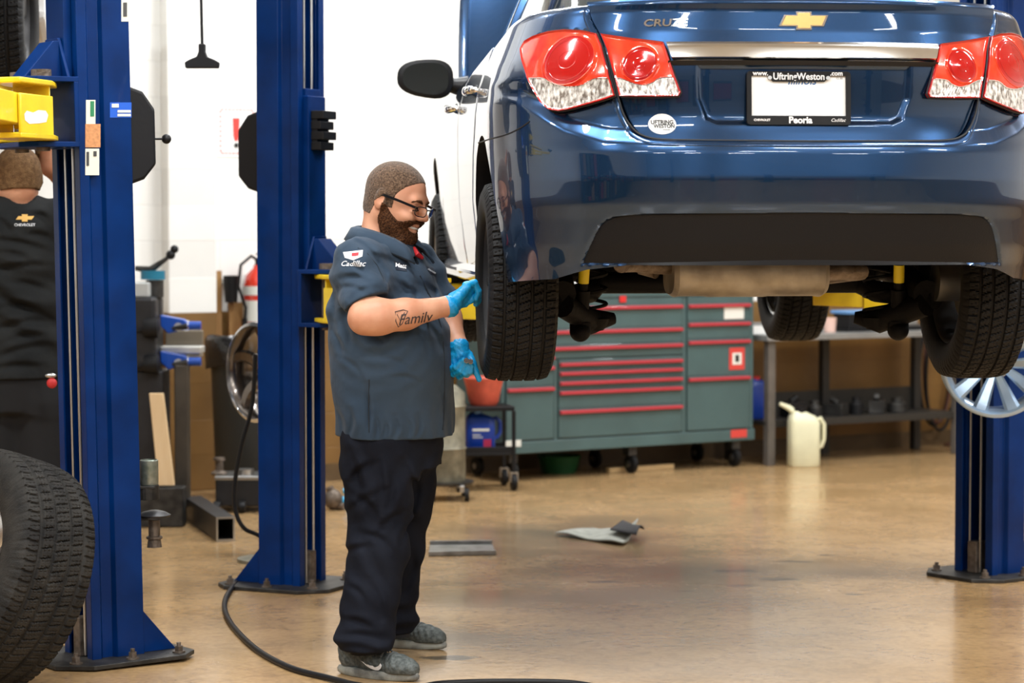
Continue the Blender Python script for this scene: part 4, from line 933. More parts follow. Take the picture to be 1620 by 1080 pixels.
# ------------------------------------------------------------------ organic surfaces: signed distance fields turned into quads (surface nets)
class Field:
    def __init__(s, xs, ys, zs):
        s.ax = [np.asarray(a, np.float32) for a in (xs, ys, zs)]; s.v = np.full([len(a) for a in s.ax], 1.0, np.float32)
    def sub(s, lo, hi):
        sl = []
        for a, l, h in zip(s.ax, lo, hi):
            i = max(0, int(np.searchsorted(a, l))-1); j = min(len(a), int(np.searchsorted(a, h))+1); sl.append(slice(i, max(j, i+1)))
        return tuple(sl), [a[q].reshape([-1 if k == i else 1 for k in range(3)]) for i, (a, q) in enumerate(zip(s.ax, sl))]
    def put(s, fn, lo, hi, k=.02, op='u'):
        pad = k+.03; lo = [c-pad for c in lo]; hi = [c+pad for c in hi]; sl, g = s.sub(lo, hi)
        d = fn(*g); v = s.v[sl]
        if op == 'u':
            h = np.maximum(k-np.abs(v-d), 0)/k; s.v[sl] = np.minimum(v, d)-h*h*k*.25
        else:
            h = np.maximum(k-np.abs(v+d), 0)/k; s.v[sl] = np.maximum(v, -d)+h*h*k*.25
        return s
    def cone(s, a, b, ra, rb, k=.02, op='u'):
        a = np.array(a, float); b = np.array(b, float); ab = b-a; L2 = ab@ab; m = max(ra, rb)
        def fn(x, y, z):
            t = np.clip(((x-a[0])*ab[0]+(y-a[1])*ab[1]+(z-a[2])*ab[2])/L2, 0, 1)
            return np.sqrt((x-a[0]-t*ab[0])**2+(y-a[1]-t*ab[1])**2+(z-a[2]-t*ab[2])**2)-(ra+(rb-ra)*t)
        return s.put(fn, np.minimum(a, b)-m, np.maximum(a, b)+m, k, op)
    def chain(s, pts, k=.02):
        for (a, ra), (b, rb) in zip(pts, pts[1:]): s.cone(a, b, ra, rb, k)
        return s
    def ell(s, c, r, rot=None, k=.02, op='u'):
        c = np.array(c, float); m = max(r); Rm = np.array(rot) if rot is not None else np.eye(3)     # rows: local axes
        def fn(x, y, z):
            p = [Rm[i][0]*(x-c[0])+Rm[i][1]*(y-c[1])+Rm[i][2]*(z-c[2]) for i in range(3)]
            k0 = np.sqrt(sum((q/ri)**2 for q, ri in zip(p, r))); k1 = np.sqrt(sum((q/ri**2)**2 for q, ri in zip(p, r)))+1e-6
            return k0*(k0-1)/k1
        return s.put(fn, c-m, c+m, k, op)
    def loft(s, tab, fwd, k=.02, op='u', cut=None):
        """tab rows: z, cx, cy, a (along fwd), b (across)"""
        T = sorted(tab); zz = [t[0] for t in T]; fx, fy = fwd; m = max(max(t[3], t[4]) for t in T)
        lo = (min(t[1] for t in T)-m, min(t[2] for t in T)-m, zz[0]); hi = (max(t[1] for t in T)+m, max(t[2] for t in T)+m, zz[-1])
        def fn(x, y, z):
            f = [np.interp(z, zz, [t[i] for t in T]) for i in (1, 2, 3, 4)]
            u = (x-f[0])*fx+(y-f[1])*fy; w_ = -(x-f[0])*fy+(y-f[1])*fx
            q = np.sqrt((u/f[2])**2+(w_/f[3])**2); d = (q-1)*np.minimum(f[2], f[3])
            return np.maximum(d, np.maximum(zz[0]-z, z-zz[-1]))
        return s.put(fn, lo, hi, k, op)
    def plane(s, p, n):       # keep the side behind the plane
        p = np.array(p, float); n = np.array(n, float); n /= np.linalg.norm(n); x, y, z = [a.reshape([-1 if k == i else 1 for k in range(3)]) for i, a in enumerate(s.ax)]
        s.v = np.maximum(s.v, (x-p[0])*n[0]+(y-p[1])*n[1]+(z-p[2])*n[2]).astype(np.float32); return s
    def grids(s): return [a.reshape([-1 if k == i else 1 for k in range(3)]) for i, a in enumerate(s.ax)]
    def ripple(s, fn):
        m = np.abs(s.v) < .03; idx = np.nonzero(m); x, y, z = (s.ax[i][idx[i]] for i in range(3)); s.v[idx] += fn(x, y, z).astype(np.float32); return s
    def mesh(s, name):
        v = s.v; X, Y, Z = s.ax; sg = v < 0
        c = sg[:-1, :-1, :-1].astype(np.int8)
        for d in [(1, 0, 0), (0, 1, 0), (0, 0, 1), (1, 1, 0), (1, 0, 1), (0, 1, 1), (1, 1, 1)]:
            c = c+sg[d[0]:v.shape[0]-1+d[0], d[1]:v.shape[1]-1+d[1], d[2]:v.shape[2]-1+d[2]]
        act = (c > 0) & (c < 8); I, J, K = np.nonzero(act); n = len(I); idm = np.full(act.shape, -1, np.int32); idm[I, J, K] = np.arange(n)
        acc = np.zeros((n, 3)); cnt = np.zeros(n)
        cor = [(i, j, k) for i in (0, 1) for j in (0, 1) for k in (0, 1)]
        for a in cor:
            for ax in range(3):
                if a[ax]: continue
                b = list(a); b[ax] = 1; va = v[I+a[0], J+a[1], K+a[2]]; vb = v[I+b[0], J+b[1], K+b[2]]; m = (va < 0) != (vb < 0)
                t = np.where(m, va/np.where(m, va-vb, 1), 0); pa_ = np.stack([X[I+a[0]], Y[J+a[1]], Z[K+a[2]]], -1); pb_ = np.stack([X[I+b[0]], Y[J+b[1]], Z[K+b[2]]], -1)
                acc += m[:, None]*(pa_+(pb_-pa_)*t[:, None]); cnt += m
        P_ = acc/np.maximum(cnt, 1)[:, None]; fs = []
        for ax in range(3):
            o1, o2 = [k for k in range(3) if k != ax]
            sl0 = [slice(1, -1)]*3; sl0[ax] = slice(0, -1); sl1 = list(sl0); sl1[ax] = slice(1, None)
            a = sg[tuple(sl0)]; b = sg[tuple(sl1)]; q = np.nonzero(a != b); g = [q[0]+(0 if ax == 0 else 1), q[1]+(0 if ax == 1 else 1), q[2]+(0 if ax == 2 else 1)]
            def cell(d1, d2):
                h = list(g); h[o1] = g[o1]-d1; h[o2] = g[o2]-d2; return idm[h[0], h[1], h[2]]
            f = np.stack([cell(1, 1), cell(0, 1), cell(0, 0), cell(1, 0)], -1); flip = a[q] if ax != 1 else ~a[q]
            f = np.where(flip[:, None], f, f[:, ::-1]); f = f[(f >= 0).all(1)]; fs.append(f)
        Fq = np.concatenate(fs)
        # two rounds of light smoothing
        for _ in range(2):
            s_ = np.zeros_like(P_); c_ = np.zeros(len(P_))
            for i in range(4):
                a_, b_ = Fq[:, i], Fq[:, (i+1) % 4]; np.add.at(s_, a_, P_[b_]); np.add.at(c_, a_, 1); np.add.at(s_, b_, P_[a_]); np.add.at(c_, b_, 1)
            P_ = P_*.5+.5*s_/np.maximum(c_, 1)[:, None]
        me = bpy.data.meshes.new(name); me.vertices.add(len(P_)); me.vertices.foreach_set('co', P_.astype(np.float32).ravel())
        me.loops.add(Fq.size); me.loops.foreach_set('vertex_index', Fq.ravel().astype(np.int32)); me.polygons.add(len(Fq))
        me.polygons.foreach_set('loop_start', np.arange(0, Fq.size, 4, dtype=np.int32)); me.polygons.foreach_set('loop_total', np.full(len(Fq), 4, np.int32))
        me.update(calc_edges=True); me.validate(); return me
from mathutils.bvhtree import BVHTree
def bvh_of(*objs):
    vs = []; fs = []
    for o in objs:
        n = len(vs); mw = o.matrix_world; vs += [v.co.copy() for v in o.data.vertices]; fs += [tuple(i+n for i in p.vertices) for p in o.data.polygons]
    return BVHTree.FromPolygons(vs, fs)
def hit(b, u, v, off=.0015):
    loc, nrm, i, d = b.ray_cast(Vector((0, 0, CH)), ray(u, v).normalized())
    if loc is None: return None
    dr = ray(u, v).normalized()
    if nrm.dot(dr) > 0: nrm = -nrm
    return loc+nrm*off
def decal(name, b, poly, mat, parent, off=.0018):
    """small badge lying on the cloth or skin where it is seen"""
    m = bmesh.new(); f = m.faces.new([m.verts.new((u, v, 0)) for u, v in poly]); m.normal_update(); bmesh.ops.triangulate(m, faces=[f])
    for ax_ in (0, 1):
        lo = min(q[ax_] for q in poly); hi = max(q[ax_] for q in poly); k = lo+2.2
        while k < hi:
            bmesh.ops.bisect_plane(m, geom=m.verts[:]+m.edges[:]+m.faces[:], plane_co=((k, 0, 0) if ax_ == 0 else (0, k, 0)), plane_no=((1, 0, 0) if ax_ == 0 else (0, 1, 0)), dist=1e-6); k += 2.2
    for v in m.verts:
        p = hit(b, v.co.x, v.co.y, off)
        if p is None: m.free(); return None
        v.co = p
    me = bpy.data.meshes.new(name); m.to_mesh(me); m.free(); return fin(name, me, mat, parent, 0)
def folds(lst, Y, A=.006, W=.008):
    seg = [(P(u0, v0, Y), P(u1, v1, Y), (r[0] if r else 1)) for u0, v0, u1, v1, *r in lst]
    def fn(x, y, z):
        d = 0*x
        for a, b, k in seg:
            ax, az = b.x-a.x, b.z-a.z; L2 = ax*ax+az*az; t = np.clip(((x-a.x)*ax+(z-a.z)*az)/L2, 0, 1); bend = .012*np.sin(t*PI)
            L = math.sqrt(L2); px_, pz_ = a.x+t*ax-az/L*bend, a.z+t*az+ax/L*bend; r = np.sqrt((x-px_)**2+(z-pz_)**2); sgn = (x-px_)*(-az)+(z-pz_)*ax
            env = np.sin(PI*np.clip(t, .06, .94))**.7; d = d+k*env*(A*np.exp(-(r/W)**2)-A*.7*np.exp(-((r-W*1.9)/(W*1.1))**2)*(sgn > 0))
        return d
    return fn
def decal_text(name, b, body, u0, v0, h, mat, parent, ang=0, xs=1.0, shear=0, bold=0, off=.0022):
    """h = text height in pixels"""
    ca, sa = math.cos(R(ang)), math.sin(R(ang))
    def wp(x, y, z):
        q = hit(b, u0+x*h*ca+y*h*sa, v0-(y*h*ca)+x*h*sa, off+z*.0)
        return q if q is not None else (0, 0, -5)
    return text_mesh(name, body, 1.0, mat, parent, None, None, 0, xs=xs, shear=shear, bold=bold, warp=wp)
# head in its own frame, returned through H()
def head_frame(C, yaw, pitch, roll=0, sc_=1.0):
    f = np.array([math.cos(yaw)*math.cos(pitch), math.sin(yaw)*math.cos(pitch), -math.sin(pitch)]); l = np.array([-math.sin(yaw), math.cos(yaw), 0.]); u = np.cross(f, l)
    if roll: l, u = l*math.cos(roll)+u*math.sin(roll), u*math.cos(roll)-l*math.sin(roll)
    C = np.array(C, float)
    H = lambda a, b, c: C+(f*a+l*b+u*c)*sc_
    H.ax = (f, l, u); H.C = C; H.s = sc_; return H
def head_prims(F_, H, face=True):
    A = H.ax; s = H.s; e = lambda c, r, k=.02, op='u', rot=None: F_.ell(H(*c), [q*s for q in r], A if rot is None else rot, k, op)
    e((-.012, 0, .018), (.101, .080, .090)); e((.030, 0, -.040), (.062, .064, .082), .03); e((-.05, 0, -.035), (.045, .055, .05), .03)
    for q in (-1, 1):
        F_.cone(H(-.005, q*.050, -.062), H(.066, q*.018, -.112), .030*s, .026*s, .025)
        e((.068, q*.036, -.048), (.027, .024, .022), .02); e((-.014, q*.083, -.018), (.021, .0095, .034), .006); e((-.006, q*.094, -.014), (.011, .007, .020), .004, 's')
    e((.076, 0, -.116), (.024, .026, .022), .02)
    F_.cone(H(.080, -.034, .008), H(.080, .034, .008), .014*s, .014*s, .02)
    for q in (-1, 1):
        e((.106, q*.033, -.016), (.018, .018, .014), .012, 's'); e((.080, q*.032, -.016), (.0135, .0135, .0135), .003)
        F_.cone(H(.090, q*.020, -.007), H(.086, q*.045, -.009), .0045*s, .0045*s, .004); F_.cone(H(.089, q*.022, -.024), H(.085, q*.043, -.025), .0045*s, .0045*s, .004)
    F_.cone(H(.088, 0, .002), H(.116, 0, -.036), .009*s, .012*s, .012)
    for q in (-1, 1): e((.104, q*.013, -.041), (.013, .009, .009), .006)
    F_.cone(H(.087, -.021, -.068), H(.096, 0, -.066), .006*s, .007*s, .008); F_.cone(H(.096, 0, -.066), H(.087, .021, -.068), .007*s, .006*s, .008)
    F_.cone(H(.084, -.018, -.083), H(.092, 0, -.085), .006*s, .0075*s, .008); F_.cone(H(.092, 0, -.085), H(.084, .018, -.083), .0075*s, .006*s, .008)
    F_.cone(H(.088, -.026, -.072), H(.101, 0, -.0765), .0028*s, .0045*s, .003, 's'); F_.cone(H(.101, 0, -.0765), H(.088, .026, -.072), .0045*s, .0028*s, .003, 's')
def loc_coords(F_, H, m):
    idx = np.nonzero(m); p = np.stack([F_.ax[i][idx[i]] for i in range(3)], -1)-H.C; A = np.array(H.ax); q = (p@A.T)/H.s; return idx, q
def hair_mesh(F_, H, region, name, off=.0026, rough=.0012):
    """shell over the head where region(f,l,u) is negative"""
    G_ = Field(*F_.ax); m = np.abs(F_.v) < .03; idx, q = loc_coords(F_, H, m)
    r = region(q[:, 0], q[:, 1], q[:, 2]); w_ = rough*(np.sin(q[:, 0]*900+q[:, 2]*300)*np.sin(q[:, 1]*800+q[:, 2]*500))
    G_.v[idx] = np.maximum(np.maximum(F_.v[idx]-off-w_, r), -(F_.v[idx]+.004)); G_.v = np.maximum(G_.v, np.where(m, G_.v, .03)); return G_.mesh(name)
skin = bpy.data.materials.new('skin'); skin.use_nodes = True; _b = skin.node_tree.nodes['Principled BSDF']
_n = skin.node_tree.nodes.new('ShaderNodeTexNoise'); _n.inputs['Scale'].default_value = 14; _n.inputs['Detail'].default_value = 5; _tc = skin.node_tree.nodes.new('ShaderNodeTexCoord'); skin.node_tree.links.new(_tc.outputs['Object'], _n.inputs['Vector'])
_r = skin.node_tree.nodes.new('ShaderNodeValToRGB'); _r.color_ramp.elements[0].position = .3; _r.color_ramp.elements[1].position = .7; _r.color_ramp.elements[0].color = (.50, .215, .12, 1); _r.color_ramp.elements[1].color = (.62, .32, .20, 1)
skin.node_tree.links.new(_n.outputs['Fac'], _r.inputs[0]); skin.node_tree.links.new(_r.outputs[0], _b.inputs['Base Color']); _b.inputs['Roughness'].default_value = .52; _b.inputs['Subsurface Weight'].default_value = .12; _b.inputs['Subsurface Radius'].default_value = (.02, .008, .004); _b.inputs['Subsurface Scale'].default_value = .3
hairm = M('hair_brown', (.045, .025, .014), .75, c2=(.17, .105, .065), vs=170, bump=.5, bs=300, sheen=.2)
beardm = M('beard_brown', (.020, .008, .004), .8, c2=(.12, .050, .020), vs=200, bump=.5, bs=350)
shirtm = M('shirt_slate', (.026, .044, .070), .85, c2=(.038, .060, .090), vs=4, bump=.9, bs=9, sheen=.08)
pantm = M('trouser_navy', (.0055, .0065, .011), .85, c2=(.010, .012, .019), vs=5, bump=.9, bs=9)
glove = M('nitrile_blue', (.004, .25, .56), .38, c2=(.006, .32, .66), vs=30, bump=.25, bs=120)
for m_ in (shirtm, pantm, hairm, beardm): m_.node_tree.nodes['Principled BSDF'].inputs['Specular IOR Level'].default_value = .12
# ------------------------------------------------------------------ the mechanic
MZ = 8.15
def K(u, v, dz=0): return np.array(P(u, v, MZ+dz))
MAN = empty('person', (PF(600, 1062).x, 8.15, 0)); tag(MAN, 'bearded man in a slate work shirt and blue gloves standing at the raised wheel', 'person')
MAN.location = (-.42, 8.15, 0)
def world_obj(o, par):       # mesh given in world coordinates under a moved parent
    o.matrix_parent_inverse = Matrix.Translation(par.location).inverted() if par.rotation_euler.z == 0 else (Matrix.Translation(par.location) @ Matrix.Rotation(par.rotation_euler.z, 4, 'Z')).inverted(); return o
fw = (math.cos(R(-30)), math.sin(R(-30))); lf = (-fw[1], fw[0])
def zof(v): return CH-(v-HOR)/472.
tors = []
for v, cx, a, b in [(368, 598, .070, .080), (378, 600, .088, .115), (390, 602, .108, .160), (405, 604, .126, .195), (425, 606, .146, .215), (450, 608, .162, .225), (480, 611, .174, .232), (520, 614, .184, .238), (580, 620, .190, .243), (640, 624, .184, .243), (700, 626, .174, .238)]:
    p = K(cx, v); tors.append((float(p[2]), float(p[0]), float(p[1]), a, b))
Hd = head_frame(K(629, 311), R(-25), R(18), R(-3), 1.05)
sh_r, el_r, wr_r = K(566, 424, -.17), K(577, 503, -.31), K(709, 484, -.20)
sh_l, el_l, wr_l = K(664, 428, .17), K(703, 482, .10), K(726, 549, -.04)
kn = [(K(598, 700, -.10), .10), (K(596, 860, -.14), .062), (K(578, 1022, -.20), .045)]; kf = [(K(642, 700, .10), .10), (K(634, 860, .20), .062), (K(628, 985, .28), .045)]
zz = np.concatenate([np.arange(.08, 1.30, .008), np.arange(1.30, 1.72, .0027)]); bF = Field(np.arange(-.68, -.10, .0034), np.arange(7.74, 8.52, .0034), zz)
head_prims(bF, Hd)
bF.cone(Hd(-.035, 0, -.06), K(598, 388, .0), .060, .066, .03)
bF.loft([(z, x, y, a-.03, b-.03) for z, x, y, a, b in tors[2:-1]], fw, .04)
bF.chain([(sh_r, .046), (K(576, 455, -.24), .034), (el_r, .048)], .03); bF.chain([(el_r, .050), (K(600, 501, -.30), .054), (K(640, 497, -.27), .047), (wr_r, .031)], .03); bF.chain([(wr_r, .029), (K(728, 470, -.17), .012)], .02)
bF.chain([(sh_l, .06), (el_l, .046), (K(708, 505, .05), .045), (wr_l, .030)], .03); bF.chain([(wr_l, .028), (K(728, 566, -.045), .012)], .02)
bF.chain(kn, .04); bF.chain(kf, .04)
body = world_obj(fin('body', bF.mesh('body'), skin, MAN, 0), MAN); body.data.shade_smooth()
def sm_obj(name, me, mat, par=MAN): o = fin(name, me, mat, par, 0); o.data.shade_smooth(); o['x'] = 0; del o['x']; return world_obj(o, MAN if par is MAN else par)
# hair and beard: shells that follow the skull
def hreg(f, l, u):
    top = np.interp(u, [-.08, -.045, -.03, .0, .012, .03, .05, .075, .10], [-.045, -.036, -.030, -.004, .030, .040, .056, .082, .09])   # hair where f < top
    side = np.where((u > -.035) & (u < .02), np.abs(f-.014)-.014, 1.0)
    return np.maximum(np.minimum(f-top, side), -.075-u)
hF = Field(*[a for a in bF.ax]); sl, _g = bF.sub([c-.16 for c in Hd.C], [c+.16 for c in Hd.C]); hF = Field(*[a[q] for a, q in zip(bF.ax, sl)]); hF.v = bF.v[sl].copy()
hair = sm_obj('hair', hair_mesh(hF, Hd, hreg, 'hair', .0016, .0010), hairm)
def breg(f, l, u):
    upl = np.interp(f, [-.02, .005, .03, .055, .075, .09, .12], [-.02, -.025, -.050, -.066, -.062, -.052, -.053])
    backl = np.interp(u, [-.15, -.12, -.08, -.02], [.025, .012, -.006, .0])
    d = np.maximum(u-upl, backl-f); lips = np.sqrt(((u+.0755)/.0165)**2+(l/.034)**2)-1; lips = np.where(f > .06, lips*.012, 1)
    return np.maximum(np.maximum(d, -lips), -.150-u)
beard = sm_obj('beard', hair_mesh(hF, Hd, breg, 'beard', .0055, .0016), beardm)
mb = MB(); mb.tube([Hd(.079, -.029, -.0735), Hd(.0875, -.021, -.075), Hd(.094, -.011, -.076), Hd(.0955, 0, -.0765), Hd(.094, .011, -.076), Hd(.0875, .021, -.075)], .0042, 8); world_obj(mb.build('teeth', M('teeth_white', (.85, .82, .75), .3), MAN), MAN)
lipm = M('lips', (.42, .12, .09), .45)
for q in (-1, 1):
    mb = MB(); mb.tube([Hd(.0965, q*.012, .006), Hd(.0965, q*.026, .012), Hd(.089, q*.041, .011), Hd(.079, q*.053, .004)], [.0035, .0058, .0048, .002], 8); world_obj(mb.build('eyebrow', beardm, MAN), MAN); mb = MB(); mb.tube([Hd(.0925, q*.019, -.018), Hd(.0955, q*.028, -.0165), Hd(.0935, q*.038, -.0175), Hd(.087, q*.047, -.021)], [.0012, .0022, .0022, .001], 6); world_obj(mb.build('eyelashes', M('lash_dark', (.02, .01, .006), .7), MAN), MAN)
    mb = MB(); mb.ell(Hd(.0885, q*.031, -.0185), (.006, .006, .006)); world_obj(mb.build('eye', M('eye_dark', (.03, .018, .01), .1, coat=1), MAN), MAN)
# glasses
gl = []
fr_ = M('spectacle_frame', (.006, .006, .007), .18, coat=.6)
GL = world_obj(MB().tube([Hd(.121, y, .0-.010+.002*math.cos(y*80)) for y in np.linspace(-.010, .010, 6)], .0022, 8).build('glasses', fr_, MAN), MAN)
for q in (-1, 1):
    ring = []
    for k in range(28):
        a = 2*PI*k/28; ca, sa = math.cos(a), math.sin(a); y = q*.037+math.copysign(abs(ca)**.7, ca)*.0265; z = -.017+math.copysign(abs(sa)**.75, sa)*.0155
        ring.append(Hd(.120-.35*max(0, abs(y)-.02), y, z))
    o = MB().tube(ring, .0017, 6, closed=True).build('lens_rim', fr_, GL); o = MB().add(ring, [tuple(range(28))]).build('lens', M('lens_glass', (.9, .95, .95), .02, trans=1, ior=1.1), GL, 0, fixn=False)
    s0 = [Hd(.112, q*.064, -.008), Hd(.108, q*.073, -.006), Hd(.05, q*.087, -.002), Hd(-.004, q*.089, -.001), Hd(-.022, q*.085, -.012), Hd(-.028, q*.083, -.026)]
    m2 = MB()
    for a, b in zip(s0[:4], s0[1:4]):
        a, b = Vector(a), Vector(b); up = Vector(Hd.ax[2])*.0042; rt = Vector(Hd.ax[1])*.0014; m2.loft([[p+up+rt, p-up+rt, p-up-rt, p+up-rt] for p in (a, b)])
    m2.tube(s0[3:], .003, 8); m2.build('temple', fr_, GL)
# shirt
sF = Field(np.arange(-.70, -.12, .0045), np.arange(7.68, 8.50, .0045), np.arange(.73, 1.50, .0045))
sF.loft([(z, x, y, a, b) for z, x, y, a, b in tors], fw, .03)
sF.cone(K(570, 418, -.15), K(584, 505, -.30), .088, .073, .045); sF.ell(K(612, 560, -.03)+np.array([fw[0], fw[1], 0])*.05, (.16, .20, .22), np.array([[fw[0], fw[1], 0], [lf[0], lf[1], 0], [0, 0, 1]]), .05)
sF2 = Field(*sF.ax); sF2.cone(K(660, 424, .15), K(702, 486, .10), .082, .064, .045); n2 = K(700, 484, .08)-K(668, 432, .15)
# cut sleeves: near sleeve hem plane, applied only close to the arm
x, y, z = sF.grids(); pc_ = K(582, 478, -.27); nc = np.array([.38, -.28, -.88]); pl0 = (x-pc_[0])*nc[0]+(y-pc_[1])*nc[1]+(z-pc_[2])*nc[2]
tt = Field(*sF.ax); tt.loft([(z_, x_, y_, a, b) for z_, x_, y_, a, b in tors], fw, .03); tt.ell(K(612, 560, -.03)+np.array([fw[0], fw[1], 0])*.05, (.16, .20, .22), np.array([[fw[0], fw[1], 0], [lf[0], lf[1], 0], [0, 0, 1]]), .05)
sF.v = np.minimum(np.maximum(sF.v, pl0), tt.v).astype(np.float32)
n2 /= np.linalg.norm(n2); p2 = K(700, 484, .10); sF2.plane(p2, n2); h_ = np.maximum(.02-np.abs(sF.v-sF2.v), 0)/.02; sF.v = (np.minimum(sF.v, sF2.v)-h_*h_*.005).astype(np.float32)
# neck opening
sF.cone(Hd(.01, 0, -.14), K(612, 376, 0), .05, .062, .012, 's'); sF.cone(K(612, 376, 0), K(655, 425, -.05), .060, .02, .012, 's')
def wr(x, y, z):
    s_ = np.sin((x*fw[0]+y*fw[1])*30+np.sin(z*14)*1.2+np.sin(y*17+z*9)); lo_ = np.clip((1.02-z)/.25, 0, 1)
    d = -.005*s_*np.sin(z*11+x*9)*(.35+lo_); d -= .0045*lo_*np.sin(x*70+y*55+np.sin(z*16)*1.3)*np.clip((.98-z)/.2, 0, 1)
    r1 = np.sqrt((x-sh_r[0]-.06)**2+(y-sh_r[1]-.02)**2+(z-sh_r[2]+.06)**2); d += .006*np.sin(r1*95+x*20)*np.exp(-(r1/.13)**2)
    g1 = np.sin(z*38+x*55+np.sin(x*21+y*13)*1.5)*np.sin(x*17-z*12+1); d += .0035*np.sign(g1)*np.abs(g1)**.6*np.clip((z-.98)*4, .15, 1)
    r3 = np.sqrt((x-el_r[0]-.03)**2+(z-el_r[2]+.01)**2); d += .005*np.sin(r3*120+y*20)*np.exp(-(r3/.16)**2)*(z < el_r[2]+.03)
    r2 = z-.35*x; d += .005*np.sin(r2*60+np.sin(x*18))*np.clip((z-1.02)*5, 0, 1); return d
sF.ripple(wr); sF.ripple(folds([(560,377,604,415),(604,415,615,449),(552,415,588,436),(548,436,596,447),(545,453,590,461),(569,362,613,396),(579,354,630,396),(571,522,617,540),(659,516,680,552),(676,508,697,550),(520,436,533,495),(545,505,560,540),(583,600,586,684,1.2),(596,645,600,686),(612,655,610,686),(628,650,626,686),(645,652,648,686),(662,650,660,686),(560,640,556,684),(600,560,650,575,.7),(620,590,670,600,.7),(540,560,580,590,.7),(640,450,665,480),(625,440,650,470,.8),(675,450,690,480),(530,520,545,560),(535,640,545,684),(690,600,700,660,.8),(565,470,600,452,.8),(590,400,640,430,.6)], 8.15)); hp = K(626, 688); sF.plane((hp[0], hp[1], hp[2]+.0), (-.02, 0, -1))
shirt = sm_obj('shirt', sF.mesh('shirt'), shirtm)
# collar
mb = MB(); rin = []; rout = []
nb = np.array(K(603, 372)); ang = np.linspace(R(-152), R(152), 40)
for a in ang:      # angle 0 = back of the neck
    c_ = math.cos(a); s_ = math.sin(a); open_ = (abs(a)/R(152))**3
    base_ = nb + (-np.array([fw[0], fw[1], 0])*c_*.084 + np.array([lf[0], lf[1], 0])*s_*.086) + np.array([fw[0], fw[1], -1.3])*.045*open_
    rin.append(base_+np.array([0, 0, .026])+(nb-base_)*.06*np.array([1, 1, 0])); rout.append((base_+np.array([0, 0, -.016-.020*open_])+(base_-nb)*np.array([1, 1, 0])*.42))
m1 = [(a*.55+b*.45+np.array([0, 0, .014])) for a, b in zip(rin, rout)]
mb.grid([Vector(p) for p in rin+m1+rout], 40, 3); co = mb.build('collar', shirtm, MAN, 60); world_obj(co, MAN); [world_obj(MB().tube([Vector(p) for p in e_], .0016, 6).build('collar_seam', M('shirt_seam', (.012, .018, .026), .9), MAN), MAN) for e_ in (rout, m1)]; sl_ = co.modifiers.new('s', 'SOLIDIFY'); sl_.thickness = .007; sl_.offset = 1
# trousers
tF = Field(np.arange(-.64, -.14, .005), np.arange(7.72, 8.62, .005), np.arange(.02, .86, .005))
tl = [(z, x, y, a-.035, b-.035) for z, x, y, a, b in tors[-2:]]; pz = K(624, 720); tl.append((float(pz[2])-.04, float(pz[0]), float(pz[1]), .145, .20)); tF.loft(tl, fw, .03)
tF.chain([(K(600, 705, -.09), .128), (K(601, 780, -.11), .108), (K(598, 870, -.14), .094), (K(586, 950, -.17), .086), (K(577, 1015, -.20), .080)], .05)
tF.chain([(K(632, 705, .09), .125), (K(640, 780, .14), .102), (K(630, 860, .20), .088), (K(624, 930, .25), .078), (K(625, 985, .29), .074)], .03)
tF.cone(K(570, 1004, -.20), K(584, 1006, -.20), .076, .076, .03)
def wt(x, y, z):
    lo_ = np.clip((.35-z)/.25, 0, 1); hi_ = np.clip((z-.45)/.15, 0, 1)*np.clip((.76-z)/.06, 0, 1); near = (y < 8.16)
    d = .0045*np.sin(z*75+x*25+np.sin(y*20)*2)*lo_ + .004*np.sin(z*42+x*60+np.sin(x*14)*2)*(1-lo_)*.8
    d += .004*np.sin(x*55-z*38+y*25)*hi_; r_ = np.abs(z-.115-.012*np.sin(x*30)); d -= .010*np.exp(-(r_/.02)**2)*(z < .3)
    return d
tF.ripple(wt); tF.ripple(folds([(556,770,600,800),(552,805,612,765),(560,755,600,722),(547,870,592,850),(604,832,642,800),(545,985,620,992),(540,1002,612,1012),(550,962,600,976),(652,880,632,960),(560,705,575,790),(640,720,655,780),(660,760,640,830),(590,900,610,960),(555,910,585,935),(625,740,615,800),(575,830,620,850),(640,850,660,820),(600,700,604,790,.8),(545,1020,600,1026,.8)], 8.15, .008, .011))
x, y, z = tF.grids(); zh = np.where(y < 8.14, K(580, 1027, -.2)[2], K(625, 1000, .29)[2]); tF.v = np.maximum(tF.v, zh-z+.04*(x+.43)*0).astype(np.float32)
pants = sm_obj('trousers', tF.mesh('trousers'), pantm)
